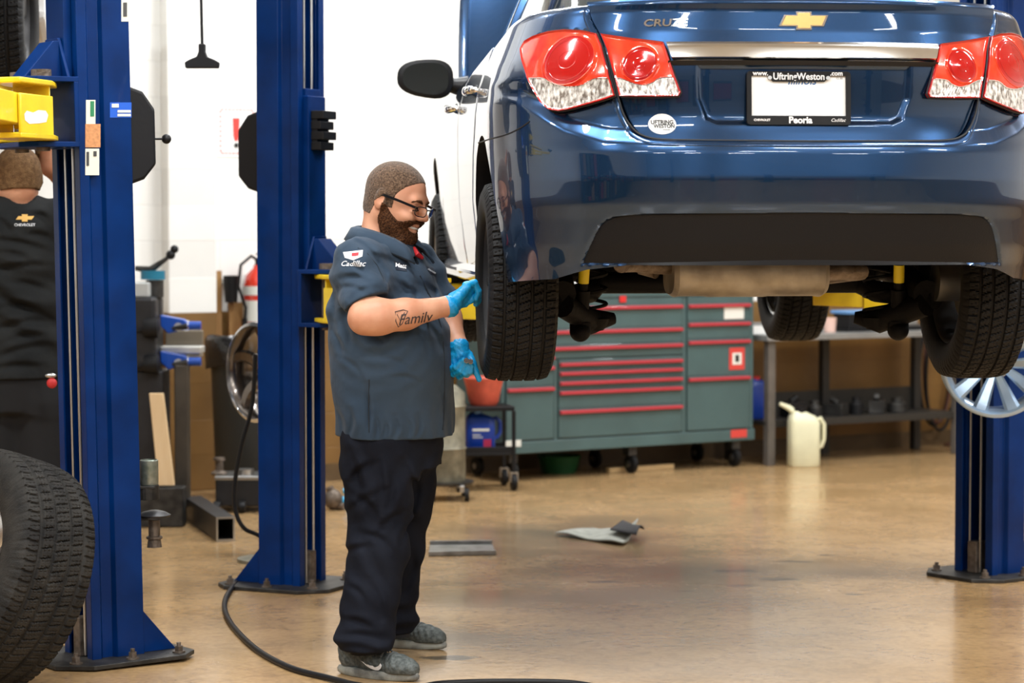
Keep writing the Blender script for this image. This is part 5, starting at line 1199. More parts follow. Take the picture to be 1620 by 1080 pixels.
# shoes
shoem = M('shoe_mesh', (.045, .055, .052), .7, c2=(.13, .145, .14), vs=90, bump=.25, bs=350); solem = M('shoe_sole', (.36, .37, .33), .55, c2=(.12, .12, .11), vs=22)
def shoe(heel, yaw, name='shoe', par=MAN):
    f = np.array([math.cos(yaw), math.sin(yaw), 0]); l = np.array([-f[1], f[0], 0]); A = np.array([f, l, [0, 0, 1.]]); h = np.array(heel, float); pt = lambda a, b, c: h+f*a+l*b+np.array([0, 0, c])
    mn = np.minimum(pt(-.05, 0, 0), pt(.33, 0, 0))-.08; mx = np.maximum(pt(-.05, 0, 0), pt(.33, 0, 0))+.08
    G_ = Field(np.arange(mn[0], mx[0], .0033), np.arange(mn[1], mx[1], .0033), np.arange(-.01, .20, .0033))
    G_.chain([(pt(.035, 0, .055), .036), (pt(.12, 0, .050), .038), (pt(.21, .004, .040), .040), (pt(.262, .002, .034), .030)], .02); G_.ell(pt(.02, 0, .07), (.042, .034, .055), A, .02); G_.cone(pt(.03, 0, .11), pt(.10, 0, .085), .034, .034, .03); G_.cone(pt(.03, 0, .10), pt(.055, 0, .135), .040, .040, .02); G_.ell(pt(.225, 0, .045), (.065, .044, .030), A, .02)
    x, y, z = G_.grids(); G_.v = np.maximum(G_.v, .024-z).astype(np.float32)
    G_.ripple(lambda x, y, z: .0016*np.sin(((x-h[0])*f[0]+(y-h[1])*f[1])*260+z*180)*(z > .045))
    up = world_obj(fin(name, G_.mesh(name), shoem, par, 0), par); up.data.shade_smooth()
    mb = MB(); rings = []
    for z_, g_ in ((.001, .94), (.008, 1.02), (.018, 1.03), (.028, .985)):
        ring = []
        for k in range(96):
            a = 2*PI*k/96; t = (math.cos(a)+1)/2; hw_ = .046*math.sin(PI*min(1, max(0, t*.86+.12)))**.55; xx = -.022+t*.318
            zz_ = z_+.010*max(0, t-.75)*4*.25 + (.002*math.sin(t*38) if z_ > .01 else 0); ring.append(pt(.137+(xx-.137)*g_, math.copysign(1, math.sin(a))*hw_*abs(math.sin(a))**.45*g_, zz_))
        rings.append([Vector(p) for p in ring])
    mb.loft(rings); mb.build('sole', solem, up, 50)
    for j in range(5):
        a = .118+j*.024; zt_ = .108-j*.0075; m2 = MB(); m2.tube([pt(a, -.030, zt_-.018), pt(a+.004, -.016, zt_-.002), pt(a+.008, .0, zt_+.004), pt(a+.012, .016, zt_-.002), pt(a+.016, .030, zt_-.018)], .0036, 6); m2.build('lace', M('lace_grey', (.11, .12, .12), .7), up)
    return up
h1 = PF(562, 1067); s1 = shoe((h1.x-.035, h1.y+.03, 0), R(-33)); h2 = PF(601, 1020); s2 = shoe((h2.x-.03, h2.y+.03, 0), R(-26))
for a_, b_ in ((K(577, 1008, -.20), K(578, 1033, -.20)), (K(627, 980, .28), K(627, 1006, .28))): mb = MB(); mb.tube([a_, b_], .049, 20); world_obj(mb.build('sock', M('sock_black', (.008, .008, .009), .9), MAN), MAN)
# gloves with five bent fingers
def glove_mesh(name, c, palm, fingers, wrist):
    G_ = Field(*[np.arange(c[i]-.10, c[i]+.10, .0021) for i in range(3)])
    for p in palm: G_.cone(*p, .012)
    for fg in fingers: 
        for a, b in zip(fg, fg[1:]): G_.cone(a[0], b[0], a[1], b[1], .0035)
    G_.chain(wrist, .008)
    G_.ripple(lambda x, y, z: .0009*np.sin(x*260+z*190)*np.sin(y*230+z*120)); return sm_obj(name, G_.mesh(name), glove)
k_ = K; fing = []
for i in range(4):      # right hand: fingers reach forward over the rim and hook down
    b0 = k_(737+i*1.5, 451+i*5.5, -.185+.019*i); b1 = k_(751+i*1.0, 447+i*6, -.175+.020*i); b2 = k_(757, 460+i*5, -.165+.020*i); b3 = k_(753, 472+i*3, -.160+.020*i)
    fing.append([(b0, .0125), (b1, .0112), (b2, .0104), (b3, .0092)])
th_ = [(k_(722, 482, -.165), .015), (k_(735, 480, -.150), .0125), (k_(746, 474, -.150), .0108), (k_(752, 469, -.150), .0095)]
g1 = glove_mesh('glove', K(728, 466, -.17), [(K(717, 478, -.195), K(738, 455, -.185), .024, .016), (K(718, 483, -.17), K(741, 466, -.145), .024, .017), (K(720, 473, -.17), K(740, 460, -.16), .026, .018)], fing+[th_], [(wr_r+(wr_r-K(640, 497, -.27))*.04, .0385), (K(716, 480, -.19), .030)])
fing = []
for i, (x0, y0, x1, y1, x2, y2, x3, y3) in enumerate([(713, 570, 710, 584, 722, 580, 733, 569), (718, 577, 717, 591, 728, 586, 737, 573), (726, 581, 727, 595, 736, 590, 741, 577), (735, 580, 738, 592, 744, 587, 746, 578)]):
    fing.append([(K(x0, y0, -.045), .0125), (K(x1, y1, -.055), .0115), (K(x2, y2, -.090), .0105), (K(x3, y3, -.098), .0090)])
th_ = [(K(742, 562, -.045), .015), (K(748, 574, -.065), .0125), (K(753, 588, -.070), .0108), (K(758, 600, -.068), .0092)]
g2 = glove_mesh('glove', K(731, 575, -.06), [(K(718, 562, -.045), K(722, 577, -.045), .020, .018), (K(733, 560, -.045), K(736, 578, -.045), .022, .017)], fing+[th_], [(wr_l, .0350), (K(729, 560, -.045), .030)])
for (u, v) in ((738, 570), (744.5, 571.5)):
    mb = MB(); c = K(u, v, -.112); mb.cyl(Vector(c)-Vector((0, .008, 0)), Vector(c)+Vector((0, .012, 0)), .0095, n=6); o = mb.build('lug_nut', chrome, None, 20, .001); tag(o, 'small chrome lug nut held in the mechanic\'s lower gloved hand, '+('left' if u < 740 else 'right')+' of the pair', 'lug nut', 'lug nuts in the lower hand')
# stitched sleeve hem
bs0 = bvh_of(shirt)
for q in ([(551, 484), (562, 482), (580, 475), (598, 467), (612, 458)], [(566, 392), (582, 402), (597, 420), (606, 440), (610, 456)]):
    ps = [hit(bs0, a, b_, .0002) for a, b_ in q]; ps = [p for p in ps if p is not None]
    if len(ps) > 2: MB().tube(ps, .0016, 6).build('stitching', M('shirt_seam', (.012, .018, .026), .9), shirt)
# badges, tattoo, swoosh
bs = bvh_of(shirt); wht = M('thread_white', (.75, .76, .78), .7); red_t = M('thread_red', (.45, .02, .03), .7); nav = M('thread_navy', (.012, .018, .035), .7)
d1 = decal('sleeve_patch', bs, [(543, 399), (574, 396), (573, 406), (559, 412), (546, 408)], wht, shirt)
decal('patch_stripe', bs, [(557, 401), (568, 400), (567, 405), (557, 406)], red_t, shirt, .003)
decal_text('sleeve_lettering', bs, 'Cadillac', 558, 417.5, 12, wht, shirt, 0, 1.0, .4, .01)
decal('name_patch', bs, [(622.5, 412), (640, 417), (644, 429), (626, 427)], nav, shirt); decal_text('patch_lettering', bs, 'Matt', 633.5, 421, 9.5, wht, shirt, 10, 1, 0, .03, .0035)
decal('chest_patch', bs, [(673, 421), (684, 424), (691, 435), (680, 433)], nav, shirt); decal_text('patch_lettering', bs, 'chevrolet', 682, 429, 4.5, wht, shirt, 30, .8, 0, .02, .003)
ptk = [hit(bs, *q, .001) for q in [(664, 436), (672, 452), (681, 470), (690, 492), (697, 515), (701, 545), (703, 580), (703, 620), (702, 655), (700, 680)]]; ptk = [p for p in ptk if p is not None]
mb = MB(); mb.tube(ptk, .0022, 6); world_obj(mb.build('placket_edge', M('shirt_seam', (.012, .018, .026), .9), shirt), MAN); 
for o in shirt.children: o.matrix_parent_inverse = Matrix.Translation(MAN.location).inverted() if False else Matrix.Identity(4)
mb = MB(); pk = [hit(bs, *q, .001) for q in [(584, 600), (583, 640), (584, 684)]]; mb.tube([p for p in pk if p is not None], .0018, 6); o = mb.build('side_seam', MATS['shirt_seam'], shirt)
bb = bvh_of(body); ink = M('tattoo_ink', (.045, .035, .04), .5)
tt_ = decal_text('tattoo', bb, 'Family', 655, 504, 23, ink, body, -6, .9, .4, .004, .0016)
for q in ([(625, 493), (638, 490), (645, 492), (641, 500), (636, 512), (630, 517), (626, 508)],):
    ps = [hit(bb, a, b_, .0006) for a, b_ in q]
    if all(p is not None for p in ps): MB().tube(ps, .0016, 6, closed=True).build('tattoo_outline', ink, body); MB().tube([hit(bb, a, b_, .0006) for a, b_ in [(628, 497), (633, 507), (640, 494)]], .0014, 6).build('tattoo_outline', ink, body)
b1_ = bvh_of(s1)
decal('swoosh', b1_, [(571, 1044.0), (577, 1048.0), (585, 1051.3), (594, 1054.0), (599, 1053.6), (602, 1051.6), (603, 1048.8), (605, 1053.2), (604, 1056.8), (600, 1059.1), (595, 1058.8), (588, 1056.5), (580, 1051.7)], M('swoosh_white', (.8, .8, .8), .5), s1, .005)
mb = MB(); mb.tube([K(655, 392, -.03), K(660, 402, -.05), K(668, 408, -.03)], [.006, .009, .006], 8); world_obj(mb.build('red_lanyard', M('lanyard_red', (.5, .01, .015), .6), MAN), MAN)
# ------------------------------------------------------------------ the second mechanic, seen from behind at the left edge
M2 = empty('person', (-1.86, 9.5, 0)); tag(M2, 'man seen from behind at the left edge in a black work shirt, one arm raised', 'person')
M2.location = (-1.88, 9.5, 0)
def J(u, v, dz=0): return np.array(P(u, v, 9.5+dz))
f2 = (math.cos(R(108)), math.sin(R(108))); l2 = (-f2[1], f2[0]); H2 = head_frame(J(27, 278), R(118), R(6), 0, 1.0)
t2 = []
for v, cx, a, b in [(308, 30, .06, .07), (318, 31, .085, .13), (332, 32, .11, .19), (355, 33, .13, .22), (400, 34, .14, .23), (470, 34, .145, .225), (540, 34, .15, .22), (600, 34, .16, .225), (650, 34, .15, .22)]:
    p = J(cx, v); t2.append((float(p[2]), float(p[0]), float(p[1]), a, b))
B2 = Field(np.arange(-2.32, -1.45, .0075), np.arange(9.1, 9.95, .0075), np.concatenate([np.arange(.06, 1.5, .009), np.arange(1.5, 1.9, .004)]))
head_prims(B2, H2); B2.cone(H2(-.03, 0, -.07), J(30, 330), .058, .062, .03); B2.loft([(z, x, y, a-.045, b-.045) for z, x, y, a, b in t2 if b > .15], f2, .04)
B2.chain([(J(112, 345, .0), .058), (J(118, 300, .22), .048), (J(76, 262, .12), .032), (J(70, 232, .06), .030)], .03); B2.chain([(J(-52, 345), .058), (J(-66, 440, .12), .05), (J(-50, 430, .36), .034)], .03)
B2.chain([(J(0, 620), .09), (J(-5, 780), .06), (J(-5, 925), .045)], .04); B2.chain([(J(68, 620), .09), (J(72, 780), .06), (J(72, 925), .045)], .04)
bo2 = world_obj(fin('body', B2.mesh('body'), skin, M2, 0), M2); bo2.data.shade_smooth()
hf2 = Field(*B2.ax); hf2.v = B2.v
def hreg2(f, l, u): top = np.interp(u, [-.08, -.045, -.03, .0, .03, .06, .10], [-.03, -.03, -.03, -.012, .045, .075, .09]); return np.maximum(np.maximum(f-top, -.062-u), np.maximum(np.sqrt(f*f+l*l+u*u)-.150, -.094-l))
sl, _g = B2.sub([c-.16 for c in H2.C], [c+.16 for c in H2.C]); hf2 = Field(*[a[q] for a, q in zip(B2.ax, sl)]); hf2.v = B2.v[sl].copy()
o = world_obj(fin('hair', hair_mesh(hf2, H2, hreg2, 'hair', .0085, .0012), M('hair_light_brown', (.11, .058, .026), .75, c2=(.19, .11, .05), vs=60, bump=.6, bs=220, spec=.15), M2, 0), M2); o.data.shade_smooth()
S2 = Field(np.arange(-2.34, -1.44, .007), np.arange(9.15, 9.95, .007), np.arange(.85, 1.65, .007)); S2.loft(t2, f2, .03); S2.cone(J(102, 348), J(122, 318, .12), .085, .075, .04); S2.cone(J(-44, 348), J(-60, 420, .06), .085, .08, .04)
S2.ripple(lambda x, y, z: .012*np.sin(z*48+x*16+np.sin(x*14+z*7)*1.6)*np.clip((1.55-z)*4, 0, 1)*np.clip(.4+np.sin(z*9+x*5), .2, 1)); S2.ripple(folds([(0,380,85,398),(0,430,88,420),(5,470,86,502),(0,522,85,505),(10,562,86,545),(0,400,60,412),(20,445,88,462),(0,345,30,372),(50,372,88,380),(0,490,70,484),(0,582,80,578),(30,535,86,530),(55,340,84,352)], 9.5, .010, .012)); S2.plane(J(30, 597), (0, 0, -1)); S2.cone(H2(-.03, 0, -.10), J(30, 318), .05, .058, .01, 's')
shirt2m = M('shirt_black', (.010, .011, .0115), .85, c2=(.018, .019, .019), vs=5, bump=.9, bs=9, spec=.15)
so2 = world_obj(fin('shirt', S2.mesh('shirt'), shirt2m, M2, 0), M2); so2.data.shade_smooth()
T2 = Field(np.arange(-2.3, -1.5, .009), np.arange(9.2, 9.85, .009), np.arange(.03, .96, .009)); T2.loft([(z, x, y, a-.012, b-.012) for z, x, y, a, b in t2[-3:]], f2, .03); T2.chain([(J(2, 640), .12), (J(-5, 780), .09), (J(-5, 935), .075)], .04); T2.chain([(J(66, 640), .12), (J(72, 780), .09), (J(72, 935), .075)], .04)
to2 = world_obj(fin('trousers', T2.mesh('trousers'), M('trouser_black', (.004, .004, .005), .9), M2, 0), M2); to2.data.shade_smooth()
mb = MB(); mb.tube([J(30+4*math.cos(a)*10, 316-1*math.sin(a)*6, .0+.06*math.sin(a)) for a in np.linspace(0, 2*PI, 24)[:-1]], .010, 8, closed=True)
b2_ = bvh_of(so2)
def bowpx(cx, cy, w_, h_): return [(cx+x*w_, cy-z*h_) for x, z in bow(1, 1, .3)]
o = decal('emblem', b2_, [(25, 347.5), (29, 342), (34.5, 342), (34.5, 339), (43.5, 339), (43.5, 342), (54, 342), (50, 347.5), (43.5, 347.5), (43.5, 350.5), (34.5, 350.5), (34.5, 347.5)], M('thread_gold', (.62, .36, .08), .6), so2); decal_text('lettering', b2_, 'CHEVROLET', 39, 356, 6, wht, so2, 0, 1, 0, .01)
mb = MB(); mb.ell(J(80, 594, -.20), (.022, .010, .010)); world_obj(mb.build('belt_clip', steel, M2), M2); 
mb = MB(); mb.ell(J(82, 606, -.20), (.020, .012, .020)); world_obj(mb.build('red_tag', M('tag_red', (.5, .02, .02), .6), M2), M2)
for q in (-1, 1): shoe(tuple(np.array([J(34+q*38, 930)[0], 9.46, 0])), R(105), 'shoe', M2)
# ------------------------------------------------------------------ tool cabinet
TA = R(32.5); TD = Vector((math.cos(TA), math.sin(TA), 0)); TR = Vector((1.49, 15.0, 0)); TL = TR-TD*1.84
cab = M('cabinet_teal', (.055, .105, .108), .42, coat=.15, var=.12, vs=3); cabd = M('cabinet_gap', (.012, .02, .022), .6); redh = M('handle_red', (.42, .03, .045), .35, coat=.3)
def onplane(u, v, o, d):      # pixel -> (along, height) on the vertical plane through o with direction d
    r_ = ray(u, v); n = Vector((d.y, -d.x, 0)); t = (o-Vector((0, 0, CH))).dot(n)/r_.dot(n); p = Vector((0, 0, CH))+r_*t; return (p-o).dot(d), p.z
T = lambda u, v: onplane(u, v, TL, TD)
tc_ = empty('tool_cabinet', (TL.x, TL.y, 0), TA); tag(tc_, 'wide grey-green rolling tool cabinet with red drawer pulls against the tan wall', 'tool cabinet')
CW_, CDp = 1.84, .50
mb = MB(); mb.b2((0, .012, .165), (CW_, CDp, 1.09)); mb.b2((-.01, -.006, .165), (CW_+.01, CDp, .235)); mb.b2((-.01, -.012, 1.06), (CW_+.01, CDp+.01, 1.105)); mb.b2((0, 0, .235), (.025, .012, 1.06)); mb.b2((CW_-.03, 0, .235), (CW_, .012, 1.06)); mb.build('body', cab, tc_, 0, .005)
cx1 = T(879, 600)[0]; cx2 = T(1082, 600)[0]
mb = MB(); mb.b2((cx2-.015, 0, .235), (cx2+.015, .012, 1.06)); mb.b2((cx1-.012, 0, .235), (cx1+.012, .012, T(1075, 562)[1])); mb.build('divider', cab, tc_, 0)
def zs(v, u=1075): return T(u, v)[1]
top = 1.055
def bank(x0, x1, vs, zb_, zt_, u=1075):
    z = [zt_]+[zs(v, u)-.020 for v in vs[1:]]+[zb_]; hs = [zs(v, u) for v in vs]
    for k, h in enumerate(hs):
        zt2 = h+.022 if k else zt_; zb2 = (hs[k+1]+.024) if k+1 < len(hs) else zb_+.004
        mb = MB(); mb.b2((x0+.006, -.008, zb2), (x1-.006, .011, zt2)); d = mb.build('drawer', cab, tc_, 0, .003)
        m2 = MB(); m2.prism([(x0+.010, -.008, h-.010), (x0+.010, -.030, h-.006), (x0+.010, -.030, h+.010), (x0+.010, -.008, h+.014)], (x1-x0-.02, 0, 0)); m2.build('handle', redh, d, 0, .002)
bank(.025, cx2-.015, (485, 521, 546), T(1075, 562)[1]+.004, top); bank(.025, cx1-.012, (566, 582, 615), .24, T(1075, 562)[1], 880-0)
bank(cx1+.012, cx2-.015, (570.5, 584.5, 599.5, 614, 643.5), .24, T(1075, 562)[1]); bank(cx2+.015, CW_-.03, (483, 512, 540, 597.5), .24, top, 1178)
mb = MB(); mb.b2((-.02, -.02, 1.105), (CW_+.02, CDp, 1.13)); mb.build('top_mat', black, tc_, 0, .004)
for x in (.10, .95, CW_-.11):
    for y in (.06, CDp-.06):
        mb = MB(); mb.b2((x-.03, y-.035, .11), (x+.03, y+.035, .165)); c_ = mb.build('caster', darksteel, tc_, 0, .003)
        m2 = MB(); m2.lathe([(.0, -.02), (.045, -.02), (.057, -.012), (.057, .012), (.045, .02), (0, .02)], axis='X', n=28, c=(x+.01, y, .0585)); wh = m2.build('caster_wheel', rubber, c_, 40); m2 = MB(); m2.cyl((x-.024+.01, y, .0585), (x+.034, y, .0585), .018, n=16); m2.build('caster_hub', steel, c_)
def face_label(name, u0, v0, u1, v1, mat, par=tc_, off=-.012, TT=T):
    a, zt_ = TT(u0, v0); b, zb_ = TT(u1, v1); mb = MB(); mb.b2((a, off, zb_), (b, off+.004, zt_)); return mb.build(name, mat, par, 0, .001)
paperw = M('paper_white', (.75, .76, .70), .6); stred = M('sticker_red', (.6, .05, .04), .5)
face_label('paper_label', 1144, 486, 1175, 504, paperw); face_label('red_sticker', 1152, 550, 1176, 584, stred); face_label('sticker_center', 1157, 558, 1171, 576, paperw, off=-.014); face_label('sticker_mark', 1161, 561, 1167, 572, tg, off=-.016)
face_label('brand_plate', 1155, 680, 1180, 691, stred, off=-.010); face_label('maker_plate', 795, 697, 823, 706, paperw, off=-.010)
face_label('red_lock', 978, 468, 988, 478, M('lock_red', (.6, .02, .02), .4), off=-.018)
def inT(x, y): return TL+TD*x+Vector((-TD.y, TD.x, 0))*y
p = inT(.62, .33); mb = MB(); mb.lathe([(.10, 0), (.13, .10), (.135, .105), (.125, .105), (.095, .008), (0, .008)], n=32); o = mb.build('bin', M('bin_green', (.004, .07, .02), .5), None, 50, loc=(p.x, p.y, 0)); tag(o, 'small green plastic bin on the floor under the tool cabinet', 'bin')
p = inT(1.10, .16); mb = MB(); mb.b2((-.24, -.02, 0), (.24, .02, .03)); o = mb.build('wood_strip', M('pale_wood', (.62, .42, .20), .6, stretch=(1, 12, 12), var=.2), None, 0, .002, loc=(p.x, p.y, 0), rot=(0, 0, TA)); o.location.z = 0; tag(o, 'pale wooden strip lying on the floor under the tool cabinet', 'wood strip')
# ------------------------------------------------------------------ workbench with its things
BO = Vector((1.60, 14.98, 0)); BA = R(31); wb = empty('workbench', BO, BA); tag(wb, 'steel workbench with grey top and low shelf, right of the tool cabinet', 'workbench')
steelg = M('bench_grey', (.30, .31, .31), .32, .5, var=.15, vs=5); legd = M('bench_leg_dark', (.02, .018, .016), .5); legm = M('bench_leg', (.13, .115, .10), .5, .3, var=.2, vs=6); shd = M('bench_shelf', (.02, .018, .015), .5)
LB = 1.58; mb = MB(); mb.b2((-.03, 0, .775), (LB, .50, .812)); mb.b2((-.03, .485, .812), (LB, .50, .87)); mb.build('top', steelg, wb, 0, .003)
for x, y in ((.0, .03), (LB-.06, .03), (.0, .44), (.75, .44), (LB-.06, .44)):
    mb = MB(); mb.b2((x, y, .001), (x+.055, y+.05, .775)); mb.build('leg', legm if y < .1 else legd, wb, 0, .003)
mb = MB(); mb.b2((.0, .06, .25), (LB, .48, .275)); mb.b2((.0, .05, .235), (LB, .06, .28)); mb.b2((.0, .475, .275), (LB, .485, .42)); mb.build('shelf', shd, wb, 0, .002)
Bv = Vector((-math.sin(BA), math.cos(BA), 0)); Bd = Vector((math.cos(BA), math.sin(BA), 0))
def onB(x, y, z): return BO+Bd*x+Bv*y+Vector((0, 0, z))
def bpx(u, y=0.25):   # bench coordinate seen at column u at depth y into the bench
    return onplane(u, 400, BO+Bv*y, Bd)[0]
bt = .8125
mb = MB(); mb.b2((-.16, -.10, 0), (.16, .10, .012)); mb.b2((-.13, -.08, .012), (.13, .08, .11)); o = empty('parts_box', onB(bpx(1357), .25, bt), BA); tag(o, 'dark parts box with pale blue lid on the workbench', 'box'); mb.build('box_body', black, o, 0, .004)
mb = MB(); mb.b2((-.15, -.09, .11), (.15, .09, .132)); mb.build('lid', M('lid_blue', (.12, .28, .55), .4), o, 0, .005)
mb = MB(); mb.b2((-.20, -.11, 0), (.20, .11, .028)); o = mb.build('tray', black, None, 0, .006, loc=onB(bpx(1452), .24, bt), rot=(0, 0, BA)); tag(o, 'flat black case lying on the workbench right of the blue-lidded box', 'case')
mb = MB(); mb.lathe([(.0, 0), (.035, 0), (.042, .09), (.038, .09), (.031, .006), (0, .006)], n=28); o = mb.build('cup', M('cup_pink', (.75, .50, .42), .4), None, 50, loc=onB(bpx(1306), .2, bt)); tag(o, 'pale pink cup on the workbench left of the blue-lidded box', 'cup')
mb = MB(); mb.b2((-.05, -.04, 0), (.05, .04, .05)); o = mb.build('small_carton', white, None, 0, .003, loc=onB(.03, .2, bt), rot=(0, 0, BA)); tag(o, 'small white carton at the left end of the workbench', 'carton')
random.seed(3)
for k in range(6):
    x = .36+.17*k; mb = MB(); r_ = .045+.02*random.random(); h = .07+.05*random.random()
    if k % 2: mb.lathe([(0, 0), (r_, 0), (r_, h*.6), (r_*.6, h*.75), (r_*.6, h), (0, h)], n=24)
    else: mb.b2((-.07, -.05, 0), (.07, .05, h)); mb.cyl((-.02, 0, h), (.03, 0, h+.03), .02, n=14)
    o = mb.build('metal_part', darksteel if k % 3 else black, None, 40, .003, loc=onB(x, .25, .276), rot=(0, 0, BA+k)); tag(o, 'dark %s part on the bench shelf, %s from its left end' % ('round' if k % 2 else 'boxy', ['first', 'second', 'third', 'fourth', 'fifth', 'sixth', 'seventh'][k]), 'metal part', 'dark parts on the low bench shelf')
def jug(name, loc, rz, h, w, d, mat, label, capm, lab=None, spout=False, cat='jug'):
    e = empty(name, loc, rz); tag(e, label, cat); mb = MB(); rings = []
    for z, fx_, fy_ in ((0, .92, .92), (.02, 1, 1), (.5, 1, 1), (.74, 1, .98), (.84, .84, .85), (.90, .5, .6), (.93, .34, .5)):
        ring = []
        for k in range(28):
            a = 2*PI*k/28; ca, sa = math.cos(a), math.sin(a); ring.append(Vector((math.copysign(abs(ca)**.45, ca)*w/2*fx_-(w*.18 if z > .8 else 0)*(z-.8)/.13, math.copysign(abs(sa)**.45, sa)*d/2*fy_, z*h)))
        rings.append(ring)
    mb.loft(rings); mb.build('jug_body', mat, e, 50)
    mb = MB(); mb.tube([(w*.40, 0, h*.76), (w*.56, 0, h*.80), (w*.68, 0, h*.70), (w*.68, 0, h*.45), (w*.60, 0, h*.33), (w*.42, 0, h*.30)], w*.070, 10); mb.build('handle', mat, e)
    mb = MB(); mb.cyl((-w*.12, 0, h*.90), (-w*.12, 0, h*.99), d*.30, n=20); mb.build('cap', capm, e)
    if spout: mb = MB(); mb.tube([(-w*.30, 0, h*.90), (-w*.50, 0, h*.98), (-w*.80, 0, h*1.05)], [.022, .018, .012], 10); mb.build('spout', mat, e)
    if lab:
        for nm, (x0, z0, x1, z1), mt_ in lab: mb = MB(); mb.b2((x0*w, -d/2-.0025, z0*h), (x1*w, -d/2+.003, z1*h)); mb.build(nm, mt_, e, 0)
    return e
p = PF(1271, 737); jug('oil_jug', (p.x, p.y, 0), R(8), .37, .19, .15, M('jug_cream', (.72, .70, .48), .4, var=.08, vs=6), 'cream plastic pouring jug on the floor before the workbench leg', black, None, True)
jb = M('jug_blue', (.005, .04, .30), .35)
jug('fluid_jug', onB(-.02+bpx(1215, .2), .28, .276), BA, .27, .16, .11, jb, 'blue plastic jug on the bench shelf behind the left leg', M('cap_red', (.5, .02, .02), .4))
# hose hung on the wall at the bench's right
hw = wall_at(1470); e = empty('air_hose', hw+WN*.06, WA); tag(e, 'brown and black hose coiled on the wall right of the workbench', 'hose')
mb = MB()
for k, (rx, dz_) in enumerate(((.13, 0), (.115, .02), (.125, -.03))): 
    pts = [(rx*math.cos(a)+.01*k, -.02*k, .50+dz_+.36*math.sin(a)) for a in np.linspace(0, 2*PI, 41)[:-1]]; mb.tube(pts, .011, 8, closed=True); 
    mb.build('hose_loop', M('hose_brown', (.07, .022, .014), .45) if k % 2 else black, e); mb = MB()
mb.tube([(.12, -.02, .25), (.2, -.03, .15), (.16, -.04, .02), (.05, -.06, .012)], .011, 8); mb.build('hose_end', MATS['hose_brown'], e)
mb = MB(); mb.b2((-.03, -.06, .85), (.03, .055, .88)); mb.b2((-.03, .04, .78), (.03, .055, .94)); mb.build('hose_hook', darksteel, e, 0, .003)
p = wall_at(1520); mb = MB(); mb.lathe([(0, 0), (.11, 0), (.11, .36), (.10, .38), (0, .38)], n=30); o = mb.build('grey_canister', M('canister_grey', (.16, .16, .15), .5), None, 50, loc=(p.x+WN.x*.45, p.y+WN.y*.45, 0)); tag(o, 'grey canister on the floor left of the right lift column', 'canister')
# ------------------------------------------------------------------ oil drain drum, cart, jug
e = empty('drain_drum', (-.372, 13.2, 0)); tag(e, 'dirty grey oil drain drum on casters behind the mechanic', 'drum')
dirty = M('drum_grey', (.13, .12, .085), .55, .2, c2=(.27, .25, .18), vs=14, bump=.2)
mb = MB(); mb.lathe([(0, .10), (.115, .10), (.12, .11), (.118, .27), (.126, .28), (.118, .29), (.117, .50), (.124, .51), (.116, .52), (.115, .58), (.07, .62), (.045, .63), (.045, .78), (0, .78)], n=40); mb.build('drum_body', dirty, e, 50)
mb = MB(); mb.lathe([(.0, .085), (.16, .085), (.165, .10), (0, .10)], n=36); mb.build('drum_base', darksteel, e, 40)
for a in (R(-50), R(60), R(150), R(240)):
    cx, cy = .16*math.cos(a), .16*math.sin(a); mb = MB(); mb.b2((cx-.012, cy-.02, .05), (cx+.012, cy+.02, .088)); c_ = mb.build('caster', steel, e, 0, .003); m2 = MB(); m2.lathe([(0, -.012), (.034, -.012), (.036, 0), (.034, .012), (0, .012)], axis='X', n=24, c=(cx+.026, cy, .037)); m2.build('caster_wheel', rubber, c_)
ce = empty('shop_cart', (-.16, 13.72, 0), R(12)); tag(ce, 'small black rolling cart left of the tool cabinet carrying a blue jug', 'cart')
mb = MB(); mb.b2((-.17, -.14, .20), (.15, .14, .215)); mb.b2((-.17, -.14, .215), (.15, -.13, .25)); mb.b2((-.17, .13, .215), (.15, .14, .25)); mb.build('lower_tray', black, ce, 0, .003)
mb = MB(); mb.b2((-.17, -.14, .45), (.15, .14, .475)); mb.build('upper_tray', black, ce, 0, .004)
for x, y in ((-.165, -.135), (.145, -.135), (-.165, .135), (.145, .135)):
    mb = MB(); mb.b2((x-.010, y-.010, .10), (x+.010, y+.010, .45)); mb.build('post', black, ce, 0, .002); m2 = MB(); m2.lathe([(0, -.014), (.044, -.014), (.048, 0), (.044, .014), (0, .014)], axis='X', n=24, c=(x, y, .049)); m2.build('caster_wheel', rubber, ce); m2 = MB(); m2.b2((x-.022, y-.018, .05), (x-.016, y+.018, .10)); m2.b2((x+.016, y-.018, .05), (x+.022, y+.018, .10)); m2.b2((x-.022, y-.018, .098), (x+.022, y+.018, .105)); m2.build('caster_fork', steel, ce, 0)
jug('coolant_jug', (ce.location.x-.02, ce.location.y-.02, .2155), R(8), .235, .165, .10, jb, 'blue coolant jug with a white and red label on the small black cart', MATS['lid_blue'], [('label_bar', (-.30, .50, .28, .56), paperw), ('label_line', (-.30, .40, -.02, .42), paperw), ('label_line', (-.30, .34, .05, .36), paperw), ('label_red', (.08, .06, .34, .30), M('label_red', (.45, .02, .08), .5)), ('label_white', (-.40, .02, .30, .07), paperw)], cat='jug')
mb = MB(); mb.lathe([(.0, 0), (.07, 0), (.085, .02), (.10, .10), (.115, .155), (.11, .16), (.093, .10), (.07, .03), (0, .02)], n=36); o = mb.build('drain_pan', M('pan_red', (.55, .09, .05), .45, var=.3, vs=9), None, 50, loc=(ce.location.x, ce.location.y, .4755)); tag(o, 'orange-red bowl on the top tray of the small black cart', 'bowl')
